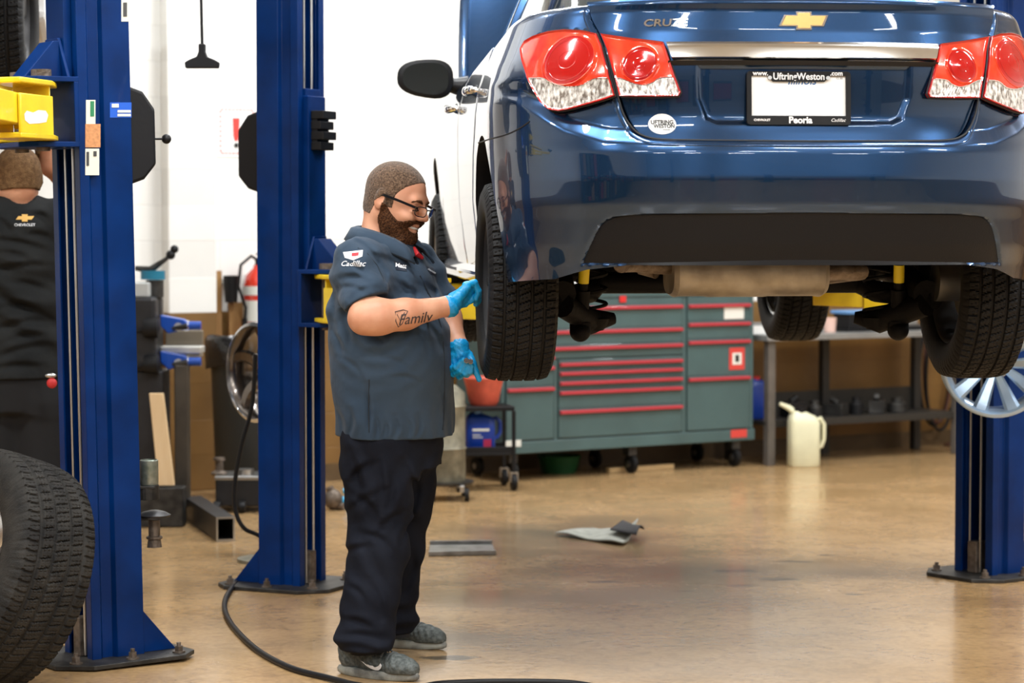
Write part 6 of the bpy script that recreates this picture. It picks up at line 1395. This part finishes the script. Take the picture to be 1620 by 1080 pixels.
# ------------------------------------------------------------------ wall things
sw = wall_at(374); so_ = sw+WN*.002
ST = lambda u, v: onplane(u, v, sw+WN*.0, WD)
e = empty('warning_sign', sw, WA); tag(e, 'white paper sign with dashed red border taped to the white wall', 'sign')
a0, z1 = ST(348, 173); a1, z0 = ST(400, 243)
mb = MB(); mb.b2((a0-.02, -.004, z0-.02), (a1+.02, -.001, z1+.02)); mb.build('paper', platewhite, e, 0)
n = 9
for k in range(n):
    for zz in (z0, z1): m2 = MB(); x = a0+(a1-a0)*(k+.25)/n; m2.b2((x, -.006, zz-.004), (x+(a1-a0)/n*.6, -.003, zz+.004)); m2.build('border_dash', stred, e, 0)
    for xx in (a0, a1): m2 = MB(); z = z0+(z1-z0)*(k+.2)/n; m2.b2((xx-.004, -.006, z), (xx+.004, -.003, z+(z1-z0)/n*.6)); m2.build('border_dash', stred, e, 0)
m2 = MB(); xm = ST(373, 200)[0]; m2.prism([(xm-.018, -.003, z0+.10), (xm-.010, -.003, z0+.07), (xm+.010, -.003, z0+.07), (xm+.018, -.003, z0+.10), (xm+.022, -.003, z0+.20), (xm-.022, -.003, z0+.20)], (0, -.003, 0)); m2.build('exclamation_mark', stred, e, 0)
m2 = MB(); m2.cyl((xm, -.003, z0+.045), (xm, -.007, z0+.045), .014, n=20); m2.build('exclamation_dot', tg, e, 0)
# fire extinguisher on the wall
fe = wall_at(389)+WN*.13; zc = 1.49-(480-356)*fe.y/F; e = empty('fire_extinguisher', (fe.x+.02, fe.y, zc-.20), WA); tag(e, 'red fire extinguisher hung on the wall behind the lift column', 'fire extinguisher')
redp = M('extinguisher_red', (.60, .035, .015), .25, coat=.6)
mb = MB(); mb.lathe([(0, 0), (.085, 0), (.09, .01), (.09, .30), (.075, .36), (.035, .40), (.028, .42), (0, .42)], n=40); mb.build('cylinder', redp, e, 50)
mb = MB(); mb.lathe([(.0915, .10), (.0915, .22)], n=40); mb.build('label', paperw, e, 40); mb = MB(); mb.lathe([(.0915, .25), (.0915, .30)], n=40); mb.build('label', paperw, e, 40)
mb = MB(); mb.cyl((0, 0, .42), (0, 0, .45), .022, n=16); mb.b2((-.01, -.09, .45), (.01, .02, .46)); mb.b2((-.01, -.10, .475), (.01, .02, .485)); mb.build('valve_handle', black, e, 0, .002)
mb = MB(); mb.tube([(0, 0, .44), (-.06, -.03, .47), (-.125, -.03, .42), (-.14, -.03, .30), (-.10, -.04, .18), (-.098, -.02, .10)], .009, 8); mb.tube([(-.098, -.02, .12), (-.098, -.02, .0)], .016, 10); mb.build('hose', black, e)
mb = MB(); mb.b2((-.03, .088, .05), (.03, .128, .36)); mb.build('bracket', steel, e, 0, .002)
# boards leaning beside the trash can
bw = M('board_brown', (.26, .13, .04), .6, stretch=(8, 8, 1), c2=(.40, .22, .08), vs=3)
for (u, vt, w_, off, dsc) in ((338, 428, .055, .04, 'tall narrow brown board leaning on the wall left of the fire extinguisher'), (364, 478, .085, .07, 'short wide brown board leaning on the wall behind the trash can')):
    q = wall_at(u)+WN*off; zt_ = 1.49-(vt-356)*q.y/F; mb = MB(); mb.b2((-w_/2, -.014, 0), (w_/2, .014, zt_)); o = mb.build('wood_board', bw, None, 0, .002, loc=(q.x, q.y, 0), rot=(0, 0, WA)); tag(o, dsc, 'board')
q = wall_at(353)+WN*.11; zc = 1.49-(478-356)*q.y/F; e = empty('black_cup', (q.x, q.y, zc), WA); tag(e, 'black plastic cup hung on the wall beside the fire extinguisher', 'cup'); mb = MB(); mb.lathe([(0, 0), (.035, 0), (.045, .15), (.041, .15), (.031, .006), (0, .006)], n=28); mb.build('cup_body', black, e, 50); mb = MB(); mb.b2((-.01, .04, .10), (.01, .108, .13)); mb.build('hook', steel, e, 0)
# trash can
p = P(393, 700, 13.25); e = empty('trash_can', (p.x, 13.25, 0)); tag(e, 'tall black trash can with a bag over its rim, left of the lift column', 'trash can')
tcm = M('can_black', (.016, .017, .015), .55, bump=.1)
mb = MB(); mb.lathe([(0, .0), (.17, 0), (.175, .01), (.205, .82), (.222, .83), (.222, .86), (.205, .86), (.195, .80), (.165, .02), (0, .02)], n=44); mb.build('can', tcm, e, 50)
mb = MB(); rings = []
for (r_, z, am) in ((.228, .72, .010), (.230, .80, .006), (.232, .87, .004), (.220, .885, .006), (.19, .86, .012), (.15, .83, .02)): rings.append([Vector(((r_+am*math.sin(7*a+z*20))*math.cos(a), (r_+am*math.sin(7*a+z*20))*math.sin(a), z+am*math.sin(5*a))) for a in np.linspace(0, 2*PI, 61)[:-1]])
mb.loft(rings, cap=False); mb.build('bag', M('bag_black', (.012, .012, .013), .22, bump=.8, bs=22), e, 60, fixn=True)
# ------------------------------------------------------------------ brake lathe
LZ = 12.3; k_ = F/LZ
def lp(u, v, dy=0): q = P(u, v, LZ+dy); return Vector(q)
le = empty('brake_lathe', (lp(262, 600).x, LZ, 0)); tag(le, 'black brake lathe with bright blue tool arms, between the two left lift columns', 'lathe')
def lx(u, v, dy=0): q = lp(u, v, dy); return Vector((q.x-le.location.x, dy, q.z))
iron = M('lathe_black', (.018, .018, .020), .45, .2, var=.3, bump=.1); lb_ = M('tool_blue', (.004, .06, .36), .35, coat=.3); teal = M('cap_teal', (.01, .16, .26), .4)
def lbox(name, u0, v0, u1, v1, d0, d1, mat, par=le, bev=.008):
    a = lx(u0, v1); b = lx(u1, v0); mb = MB(); mb.b2((a.x, d0, a.z), (b.x, d1, b.z)); return mb.build(name, mat, par, 0, bev)
lbox('headstock', 190, 468, 252, 585, -.14, .16, iron, bev=.02); lbox('control_box', 195, 446, 241, 469, -.12, .05, M('box_grey', (.42, .43, .42), .4))
lbox('cabinet_stand', 196, 585, 262, 770, -.12, .16, iron); lbox('stand_column', 280, 575, 300, 800, -.08, .02, M('stand_brown', (.06, .05, .038), .5, .3, var=.2))
lbox('chip_tray', 252, 548, 318, 560, .02, .16, M('tray_silver', (.55, .54, .50), .4, .5)); lbox('tray_front', 258, 560, 316, 566, .03, .15, M('tray_grey', (.25, .22, .17), .5)); lbox('back_panel', 255, 524, 316, 549, .14, .16, M('panel_taupe', (.16, .13, .09), .6))
mb = MB(); mb.cyl(lx(242, 442), lx(242, 428), .062, n=30); mb.build('feed_cap', teal, le); mb = MB(); mb.cyl(lx(245, 470), lx(245, 443), .045, n=24); mb.cyl(lx(246, 500), lx(246, 466), .032, n=20); mb.build('feed_shaft', darksteel, le)
mb = MB(); mb.tube([lx(214, 424), lx(238, 427), lx(262, 410), lx(276, 397)], [.012, .020, .011, .010], 10); hd_ = mb.build('feed_handle', darksteel, le); mb = MB(); mb.ell(lx(270, 403), (.024,)*3); mb.build('handle_knob', black, hd_); mb = MB(); mb.ell(lx(276, 394), (.021,)*3); mb.build('handle_knob', black, hd_)
for (v, s) in ((514, 1), (571, -1)):
    mb = MB(); mb.prism([lx(253, v-16, -.05), lx(290, v-9, -.05), lx(296, v-4, -.05), lx(296, v+7, -.05), lx(286, v+9, -.05), lx(266, v+14, -.05), lx(254, v+2, -.05)], (0, .07, 0)); ta = mb.build('tool_arm', lb_, le, 0, .006)
    mb = MB(); mb.cyl(lx(294, v+1), lx(318, v+1), .022, n=20); mb.build('micrometer_knob', lb_, ta); mb = MB(); mb.cyl(lx(292, v+1), lx(299, v+1), .027, n=20); mb.build('collar', chrome, ta)
    mb = MB(); mb.tube([lx(272, v+5, -.07), lx(296, v+2, -.07)], [.006, .016], 10); mb.build('cutter_bar', darksteel, ta)
    mb = MB(); mb.lathe([(0, -.05), (.045, -.05), (.05, -.02), (.05, .02), (0, .03)], axis='X', n=24, c=lx(244, v+5, -.16)); mb.tube([lx(216, v+10, -.17), lx(240, v+3, -.17)], .010, 8); mb.build('clamp_knob', black, le)
    mb = MB(); mb.cyl(lx(282, v+3, -.056), lx(282, v+3, -.046), .022, n=20); mb.build('bolt', steel, ta)
lbox('foot_block', 236, 766, 288, 797, -.10, .02, M('foot_slate', (.06, .075, .085), .6, var=.2), bev=.005)
# plank
a, b = P(246, 622, 12.02), P(263, 768, 11.98); mb = MB(); d = (b-a); mb.prism([a+Vector((-.032, 0, 0)), a+Vector((.038, 0, 0)), b+Vector((.040, 0, 0)), b+Vector((-.040, 0, 0))], (0, .025, 0)); o = mb.build('wood_plank', M('pine', (.72, .50, .27), .55, stretch=(10, 10, 1), c2=(.80, .60, .36), vs=2), None, 0, .003); tag(o, 'pale pine plank leaning against the black brake lathe', 'plank')
q = P(250, 770, 12.0); mb = MB(); mb.b2((-.11, -.06, 0), (.11, .06, q.z)); o = mb.build('support_block', darksteel, None, 0, .006, loc=(q.x+.02, 12.02, 0)); tag(o, 'dark steel block on the floor under the pale plank', 'block')
# black square steel tube lying on the floor, open end towards the camera
A = PF(357, 856); Bq = PF(304, 820); d = (Vector((A.x, A.y, 0))-Vector((Bq.x, Bq.y, 0))); L_ = d.length; d.normalize(); yawt = math.atan2(d.y, d.x)
mb = MB(); o4 = [(-.045, 0), (.045, 0), (.045, .115), (-.045, .115)]; i4 = [(-.036, .009), (.036, .009), (.036, .106), (-.036, .106)]
vs = [(x, y, z) for x in (0, L_) for (y, z) in o4] + [(x, y, z) for x in (0, L_) for (y, z) in i4]
mb.add(vs, [(i, (i+1) % 4, 4+(i+1) % 4, 4+i) for i in range(4)]+[(8+i, 12+i, 12+(i+1) % 4, 8+(i+1) % 4) for i in range(4)]+[(4+i, 4+(i+1) % 4, 12+(i+1) % 4, 12+i) for i in range(4)]+[(i, 8+i, 8+(i+1) % 4, (i+1) % 4) for i in range(4)])
e = empty('square_tube_leg', (Bq.x, Bq.y, 0.001), yawt); tag(e, 'black square steel tube on the floor, its open end towards the viewer', 'steel tube'); mb.build('tube', iron, e, 0, .001)
mb = MB(); m_ = [(L_+.001, y*1.0, z) for y, z in o4]+[(L_+.001, y, z) for y, z in i4]; mb.add(m_, [(i, (i+1) % 4, 4+(i+1) % 4, 4+i) for i in range(4)]); mb.build('bare_end', steel, e, 0)
# floor jack parts left of the column
jz = 12.60; e = empty('transmission_jack', (P(385, 800, jz).x, jz+.1, 0)); tag(e, 'low dark jack with bare metal saddle on the floor left of the lift column', 'jack')
def jx(u, v): q = P(u, v, jz+.1); return Vector((q.x-e.location.x, 0, q.z))
mb = MB(); a, b = jx(345, 795), jx(425, 752); mb.b2((a.x, -.12, .03), (b.x, .14, .17)); mb.build('jack_base', iron, e, 0, .01)
mb = MB(); a, b = jx(344, 758), jx(430, 747); mb.b2((a.x, -.13, .17), (b.x, .15, .19)); mb.build('jack_top', steel, e, 0, .004)
for x in (-.13, .0, .12):
    m2 = MB(); m2.lathe([(0, .19), (.04, .19), (.045, .20), (.022, .215), (.020, .26), (.032, .265), (.03, .28), (0, .28)] if x else [(0, .19), (.05, .19), (.05, .22), (0, .22)], c=(x, -.05, 0), n=20); m2.build('saddle_post', rust if x else steel, e)
    m2 = MB(); m2.lathe([(0, -.015), (.028, -.015), (.03, 0), (.028, .015), (0, .015)], axis='X', n=20, c=(x, -.15, .031)); m2.build('caster_wheel', steel if x > 0 else black, e); m2 = MB(); m2.b2((x-.02, -.15, .035), (x+.02, -.118, .06)); m2.build('caster_fork', darksteel, e, 0)
# dark alloy wheel on a balancer stand
p = P(424, 588, 10.75); e = empty('display_wheel', (p.x, 10.75, 0)); tag(e, 'dark five-spoke wheel on a stand, half hidden behind the lift column', 'wheel')
bronze = M('rim_dark_bronze', (.13, .11, .095), .22, .9, coat=.5)
we = empty('wheel_rim', (0, 0, p.z), 0); we.parent = e; we.rotation_euler = (0, 0, R(40)); rim_build(.205, .17, bronze, we, 5, 'swirl', -1, .05, barrelmat=bronze)
mb = MB(); mb.lathe([(.206, -.085), (.222, -.075), (.222, -.055), (.206, -.05)], axis='X', n=64, closed=True); mb.build('rim_lip', silver, we, 40)
mb = MB(); mb.cyl((.0, .0, 0), (.0, .0, p.z-.26), .03, n=20); mb.cyl((0, 0, p.z-.28), (0, 0, p.z-.20), .045, n=20); mb.lathe([(0, 0), (.14, 0), (.14, .015), (.03, .03)], n=36); mb.build('stand', dirty, e)
mb = MB(); mb.cyl((0, 0, p.z-.25), (0.05, .06, p.z), .022, n=12); mb.build('spindle_arm', dirty, e)
# adapters on the near column's rack
cdir = Vector((math.cos(yr), math.sin(yr), 0)); cp_ = Vector((pl_[0], pl_[1], 0))
def rk(u, v, Y): return Vector(P(u, v, Y))
ry = 8.42
for (v0_, w_) in ((768, .055), (818, .055)):
    q = rk(238, v0_, ry); mb = MB(); mb.b2((rk(205, v0_, ry).x, ry-.04, q.z-.010), (rk(252 if v0_ < 800 else 240, v0_, ry).x, ry+.04, q.z)); mb.lathe([(.036, -.05), (.040, -.05), (.040, 0), (.036, 0)], c=(q.x, ry, q.z), n=24, closed=True) if v0_ < 800 else None; o = mb.build('adapter_rack', darksteel, lc, 0, .002); o.matrix_parent_inverse = (Matrix.Translation(lc.location) @ Matrix.Rotation(yr, 4, 'Z')).inverted()
q = rk(236, 767, ry); mb = MB(); mb.lathe([(.001, 0), (.030, 0), (.032, .003), (.032, .085), (.028, .088), (.026, .03), (.001, .03)], n=36); o = mb.build('pad_adapter', M('can_patina', (.16, .19, .15), .45, .6, c2=(.36, .38, .33), vs=22, bump=.2), None, 50, loc=(q.x, ry, q.z+.001)); tag(o, 'speckled grey metal sleeve standing on the near lift column\'s bracket', 'adapter')
q = rk(244, 818, ry); mb = MB(); mb.lathe([(0, 0), (.055, 0), (.058, .006), (.040, .016), (.018, .022), (0, .022)], n=36); o = mb.build('lift_pad', iron, None, 50, loc=(q.x, ry, q.z+.003)); tag(o, 'black round lift pad resting on the lower bracket of the near column', 'lift pad')
mb = MB(); mb.lathe([(.0, -.02), (.020, -.02), (.020, -.075), (.028, -.078), (.028, -.085), (.022, -.088), (.026, -.115), (.0, -.115)], n=30); o2_ = mb.build('pad_stem', rust, o, 50); o2_.location = (0, 0, .008)
# small things right of the mid column on the floor
p = PF(527, 806); e = empty('ball_joint', (p.x, p.y, 0)); tag(e, 'dark greasy suspension joint on the floor right of the mid lift column', 'car part')
mb = MB(); mb.ell((0, 0, .055), (.05, .05, .055)); mb.cyl((0, 0, .06), (-.02, 0, .12), .022, n=14); mb.cyl((.02, 0, .02), (.06, -.02, .02), .02, n=14); mb.build('joint_body', rust, e)
for k, (u, v, dz_) in enumerate(((548, 800, 0), (552, 780, 0))):
    p = PF(u, 803-6*k); mb = MB(); mb.cyl((-.06, 0, .031), (.07, 0, .031), .030, n=24); mb.cyl((-.075, 0, .031), (-.06, 0, .031), .018, n=16); o = mb.build('spray_can', M('can_cyan', (.0, .30, .55), .35), None, 40, loc=(p.x+.02*k, p.y+.35*k, 0)); tag(o, 'bright blue can lying on the floor behind the mechanic\'s leg, '+('nearer' if k == 0 else 'farther')+' one', 'can', 'blue cans on the floor')
# hanging connector
q = P(320, 92, 9.3); e = empty('hanging_connector', (q.x, 9.3, P(320, 108, 9.3).z)); tag(e, 'black T-shaped connector hanging on a cord from the ceiling', 'connector')
mb = MB(); s_ = 9.3/F; mb.prism([(-26*s_, -.02, 0), (26*s_, -.02, 0), (27*s_, -.02, 9*s_), (20*s_, -.02, 13*s_), (8*s_, -.02, 18*s_), (5*s_, -.02, 26*s_), (5*s_, -.02, 38*s_), (-5*s_, -.02, 38*s_), (-5*s_, -.02, 26*s_), (-8*s_, -.02, 18*s_), (-20*s_, -.02, 13*s_), (-27*s_, -.02, 9*s_)], (0, .04, 0)); mb.build('connector_body', black, e, 0, .004)
mb = MB(); zt_ = CEIL-e.location.z; mb.tube([(0, 0, 36*s_), (-.002, 0, .2), (-.006, 0, .5), (-.004, 0, 1.2), (0, 0, zt_)], .0055, 8); mb.build('cord', black, e)
# air hose on the floor
pts = [P(404, 560, 10.35), P(399, 640, 10.35), P(383, 700, 10.35), P(372, 760, 10.35), P(372, 805, 10.35), P(386, 835, 10.35), P(415, 851, 10.38)]
f_ = [PF(420, 903, .011), PF(408, 882, .011), PF(390, 905, .011), PF(368, 928, .011), PF(356, 950, .011), PF(358, 972, .011), PF(375, 998, .011), PF(410, 1030, .011), PF(460, 1056, .011), PF(520, 1072, .011), PF(575, 1085, .011), PF(650, 1088, .011), PF(700, 1081, .011), PF(790, 1078, .011), PF(900, 1080, .011), PF(960, 1090, .011)]
def cr3(p, n=8):
    out = []
    for i in range(len(p)-1):
        p0, p1, p2, p3 = p[max(i-1, 0)], p[i], p[i+1], p[min(i+2, len(p)-1)]
        for k in range(n): t = k/n; out.append(.5*((2*p1)+(-p0+p2)*t+(2*p0-5*p1+4*p2-p3)*t*t+(-p0+3*p1-3*p2+p3)*t**3))
    return out+[p[-1]]
mb = MB(); mb.tube(cr3([Vector(q) for q in f_]), .0105, 10); o = mb.build('floor_hose', black, None); tag(o, 'black air hose curving across the floor in front of the mechanic\'s shoes', 'hose')
mb = MB(); hp_ = cr3([Vector(q) for q in pts]+[Vector(P(452, 895, 10.42)), Vector((P(452, 895, 10.42).x, 10.42, .011))]); mb.tube(hp_, .0095, 10); o = mb.build('hanging_hose', black, None); tag(o, 'dark hose hanging in a loop left of the mid lift column', 'hose')
# mat and metal strip on the floor
mb = MB(); g_ = []; c0 = [PF(878, 847), PF(985, 864), PF(1010, 848), PF(940, 838)]
for j in range(14):
    for i in range(18):
        s_, t_ = i/17, j/13; a = c0[0].lerp(c0[1], s_); b = c0[3].lerp(c0[2], s_); p = a.lerp(b, t_); p.z = .010+.006*math.sin(s_*9+t_*4)+(.07*max(0, s_-.62)/.38*max(0, t_-.35)/.65); g_.append(p)
mb.grid(g_, 18, 14); o = mb.build('floor_mat', M('mat_grey', (.36, .37, .33), .85, bump=.3, var=.2, vs=20), None, 60); s__ = o.modifiers.new('s', 'SOLIDIFY'); s__.thickness = .006; tag(o, 'crumpled light grey cloth mat on the floor below the car', 'mat')
mb = MB(); g_ = []; c0 = [PF(965, 853), PF(1006, 862), PF(1020, 853), PF(985, 838)]
for j in range(8):
    for i in range(10):
        s_, t_ = i/9, j/7; a = c0[0].lerp(c0[1], s_); b = c0[3].lerp(c0[2], s_); p = a.lerp(b, t_); p.z = .050+.03*math.sin(PI*t_)*s_; g_.append(p)
mb.grid(g_, 10, 8); o3 = mb.build('folded_corner', M('mat_dark', (.03, .03, .035), .85), o, 60); s__ = o3.modifiers.new('s', 'SOLIDIFY'); s__.thickness = .005
a, b, c_, d_ = PF(678, 880), PF(785, 878), PF(779, 862), PF(680, 863); mb = MB(); mb.prism([a, b, c_, d_], (0, 0, .006)); 
for q0, q1 in ((a, b), (d_, c_)): mb.prism([q0, q1, q1+Vector((0, .02, 0)), q0+Vector((0, .02, 0))], (0, 0, .022))
o = mb.build('metal_channel', M('worn_steel', (.28, .28, .27), .35, .8, var=.3, vs=15), None, 0, .001); tag(o, 'flat worn steel channel lying on the floor right of the mechanic', 'steel channel')
# ------------------------------------------------------------------ foreground wheel leaning on the near column
R0, W0_ = .375, .27
tm2 = tire_mesh(R0, W0_, .222, 720, True, 72)
n = Vector((-.69, -.64, .33)).normalized(); c = Vector(P(-12, 885, 7.70)); zax = (Vector((0, 0, 1))-n*n.z).normalized(); xax = -n; yax = zax.cross(xax)
rot = Matrix((xax, yax, zax)).transposed(); c.z = R0*math.sqrt(1-n.z**2)+W0_/2*.92*abs(n.z)+.002
e = empty('loose_wheel', c); e.rotation_euler = rot.to_euler(); tag(e, 'wheel with a worn all-terrain tire leaning at the bottom left corner', 'wheel')
fin('tire', tm2, M('rubber_dusty', (.010, .0095, .009), .7, c2=(.026, .024, .021), vs=16, bump=.25, bs=180, spec=.2), e, 30); rim_build(.222, W0_, silver, e, 6, 'plain', -1, .04)
tw_ = [Vector((-W0_/2*1.03, 0, 0))]
mt_l = M('sidewall_lettering', (.06, .056, .05), .6)
def sidew(x, y, z):
    rr_ = .300+y; a = .95-x/.300; return (-(W0_/2*1.055+.0012), rr_*math.cos(a+PI/2-.0), rr_*math.sin(a+PI/2))
# bare alloy wheel in front of the right lift column
p = P(1574, 574, 9.72); e = empty('alloy_wheel', (p.x, 9.72, p.z)); e.rotation_euler = (0, 0, R(84)); tag(e, 'silver alloy wheel without tire hung before the right lift column', 'alloy wheel')
rim_build(.203, .17, M('alloy_blue_lit', (.38, .50, .64), .30, .8, coat=.4), e, 5, 'wide', -1, .05)  # silver alloy tinted blue, its bluish light put into the colour
mb = MB(); mb.cyl((.02, 0, 0), (.42, 0, 0), .018, n=16); mb.build('hanger_bar', darksteel, e)
# paper on the floor
mb = MB(); q = PF(28, 1050); mb.b2((-.08, -.11, .002), (.10, .11, .006)); o = mb.build('paper_sheet', white, None, 0, loc=(q.x-.02, q.y, 0), rot=(0, 0, .5)); tag(o, 'white paper on the floor between the loose wheel and the near column', 'paper')
# ------------------------------------------------------------------ white pickup on the far-left lift, mostly out of frame
vz = 2.30; tm3 = tm2.copy(); tm3.materials.clear(); tm3.materials.append(rubber)
e = empty('pickup_truck', (-2.15, 9.75, vz), TH); tag(e, 'white vehicle raised on the far left lift, black rear tire showing', 'truck')
tk = MB(); arch = [(-.42*math.cos(a), .05+.43*math.sin(a)) for a in np.linspace(0, PI*.62, 18)]
prof = [(-1.05, .43), (-1.05, .95), (2.9, .98), (2.9, .0), (.60, -.05)] + [(-x, z) for x, z in arch] + [(-.46, .43)]
tk.prism([(.13, y, z) for y, z in prof], (.12, 0, 0)); tk.prism([(-1.70, y, z) for y, z in prof], (.17, 0, 0)); tk.b2((-1.53, -1.05, .50), (.13, -.95, .95)); tk.b2((-1.5, -.9, .70), (.13, 2.8, .76)); tk.build('body', white, e, 0, .03)
tk = MB(); tk.b2((-1.3, -.9, .05), (.05, 2.8, .2)); tk.tube([(-1.4, 0, .0), (.0, 0, .0)], .05, 12); tk.build('frame', ub, e, 0, .02)
for x in (-1.52, .09):
    we = empty('wheel', (x, 0, .02)); we.parent = e; fin('tire', tm3, None, we, 0); rim_build(.222, W0_, steelblk, we, 6, 'plain', -1 if x < 0 else 1, .04)
# ------------------------------------------------------------------ invented columns, cabinets and racks, added out of view for the paint to reflect
for k, (x, y) in enumerate(((-2.3, -3.2), (.75, -3.6), (3.4, -3.2), (6.2, -3.4))):  # unseen columns added for the bumper to mirror
    lift_column('car_lift', x, y, yl if k % 2 == 0 else yr, 'blue lift column added behind the viewer for reflections, %s from the left' % ['first', 'second', 'third', 'fourth'][k], 1.2, 1, None, ())
dk = M('cabinet_dark', (.02, .02, .022), .4, var=.2)
for k, x in enumerate((-5.2, -3.6, -1.4, .2, 1.9, 4.2, 5.8)):  # unseen cabinets added as a dark band in the bumper's reflection
    hh = (1.1, 1.5, 1.0, 1.35, .95, 1.6, 1.2)[k]; e = empty('reflection_cabinet', (x, -6.3, 0)); tag(e, 'cabinet added along the wall behind the viewer for reflections, %s from the left' % (['first', 'second', 'third', 'fourth', 'fifth', 'sixth', 'seventh'][k]), 'cabinet')
    mb = MB(); mb.b2((-.62, -.3, .03), (.62, .3, hh)); mb.build('body', dk, e, 0, .01)
    for s in (-1, 1): mb = MB(); mb.b2((s*.31-.295, .3, .08), (s*.31+.295, .318, hh-.05)); d = mb.build('door', dk if k % 2 else M('cab_red', (.25, .015, .015), .4), e, 0, .004); m2 = MB(); m2.b2((s*.06-.008, .318, hh*.4), (s*.06+.008, .34, hh*.6)); m2.build('handle', steel, d, 0)
for k, y in enumerate((-5.0, -3.2, -1.4, .4, 2.2, 4.0)):  # unseen racks added to darken the reflection in the bumper corner
    e = empty('reflection_rack', (-6.5, y, 0)); tag(e, 'tall dark steel rack of parts along the left wall, %s from the viewer\'s end' % ['first', 'second', 'third', 'fourth', 'fifth', 'sixth'][k], 'rack')
    mb = MB(); mb.b2((-.3, -.8, .02), (-.27, .8, 2.7)); mb.build('back_panel', dk, e, 0)
    for x in (-.28, .28):
        for yy in (-.8, .8): mb = MB(); mb.b2((x-.02, yy-.02, 0), (x+.02, yy+.02, 2.7)); mb.build('upright', blue, e, 0)
    for z in (.3, .9, 1.5, 2.1, 2.68): mb = MB(); mb.b2((-.3, -.8, z), (.3, .8, z+.03)); mb.build('shelf', dk, e, 0)
    for z in (.33, .93, 1.53, 2.13):
        for j in range(4): hh = .25+.2*random.random(); mb = MB(); mb.b2((-.2, -.7+.38*j, z), (.25, -.42+.38*j, z+hh)); mb.build('carton', [dk, cab, M('carton_tan', (.25, .16, .08), .8), M('cab_red', (.25, .015, .015), .4)][(j+k+int(z*3)) % 4], e, 0)

bpy.context.view_layer.update()
for ob in [c for c in lc.children if c.name.startswith('swing_arm')]:
    vs = [ob.matrix_world @ v.co for v in ob.data.vertices]; bt_ = BVHTree.FromPolygons(vs, [tuple(p.vertices) for p in ob.data.polygons])
    o = decal('worn_label', bt_, [(38, 180), (42, 175), (52, 178), (60, 174), (72, 175), (76, 182), (73, 193), (62, 195), (46, 196), (39, 190)], paperw, ob, .001)
    if o: o.matrix_parent_inverse = ob.matrix_world.inverted(); break
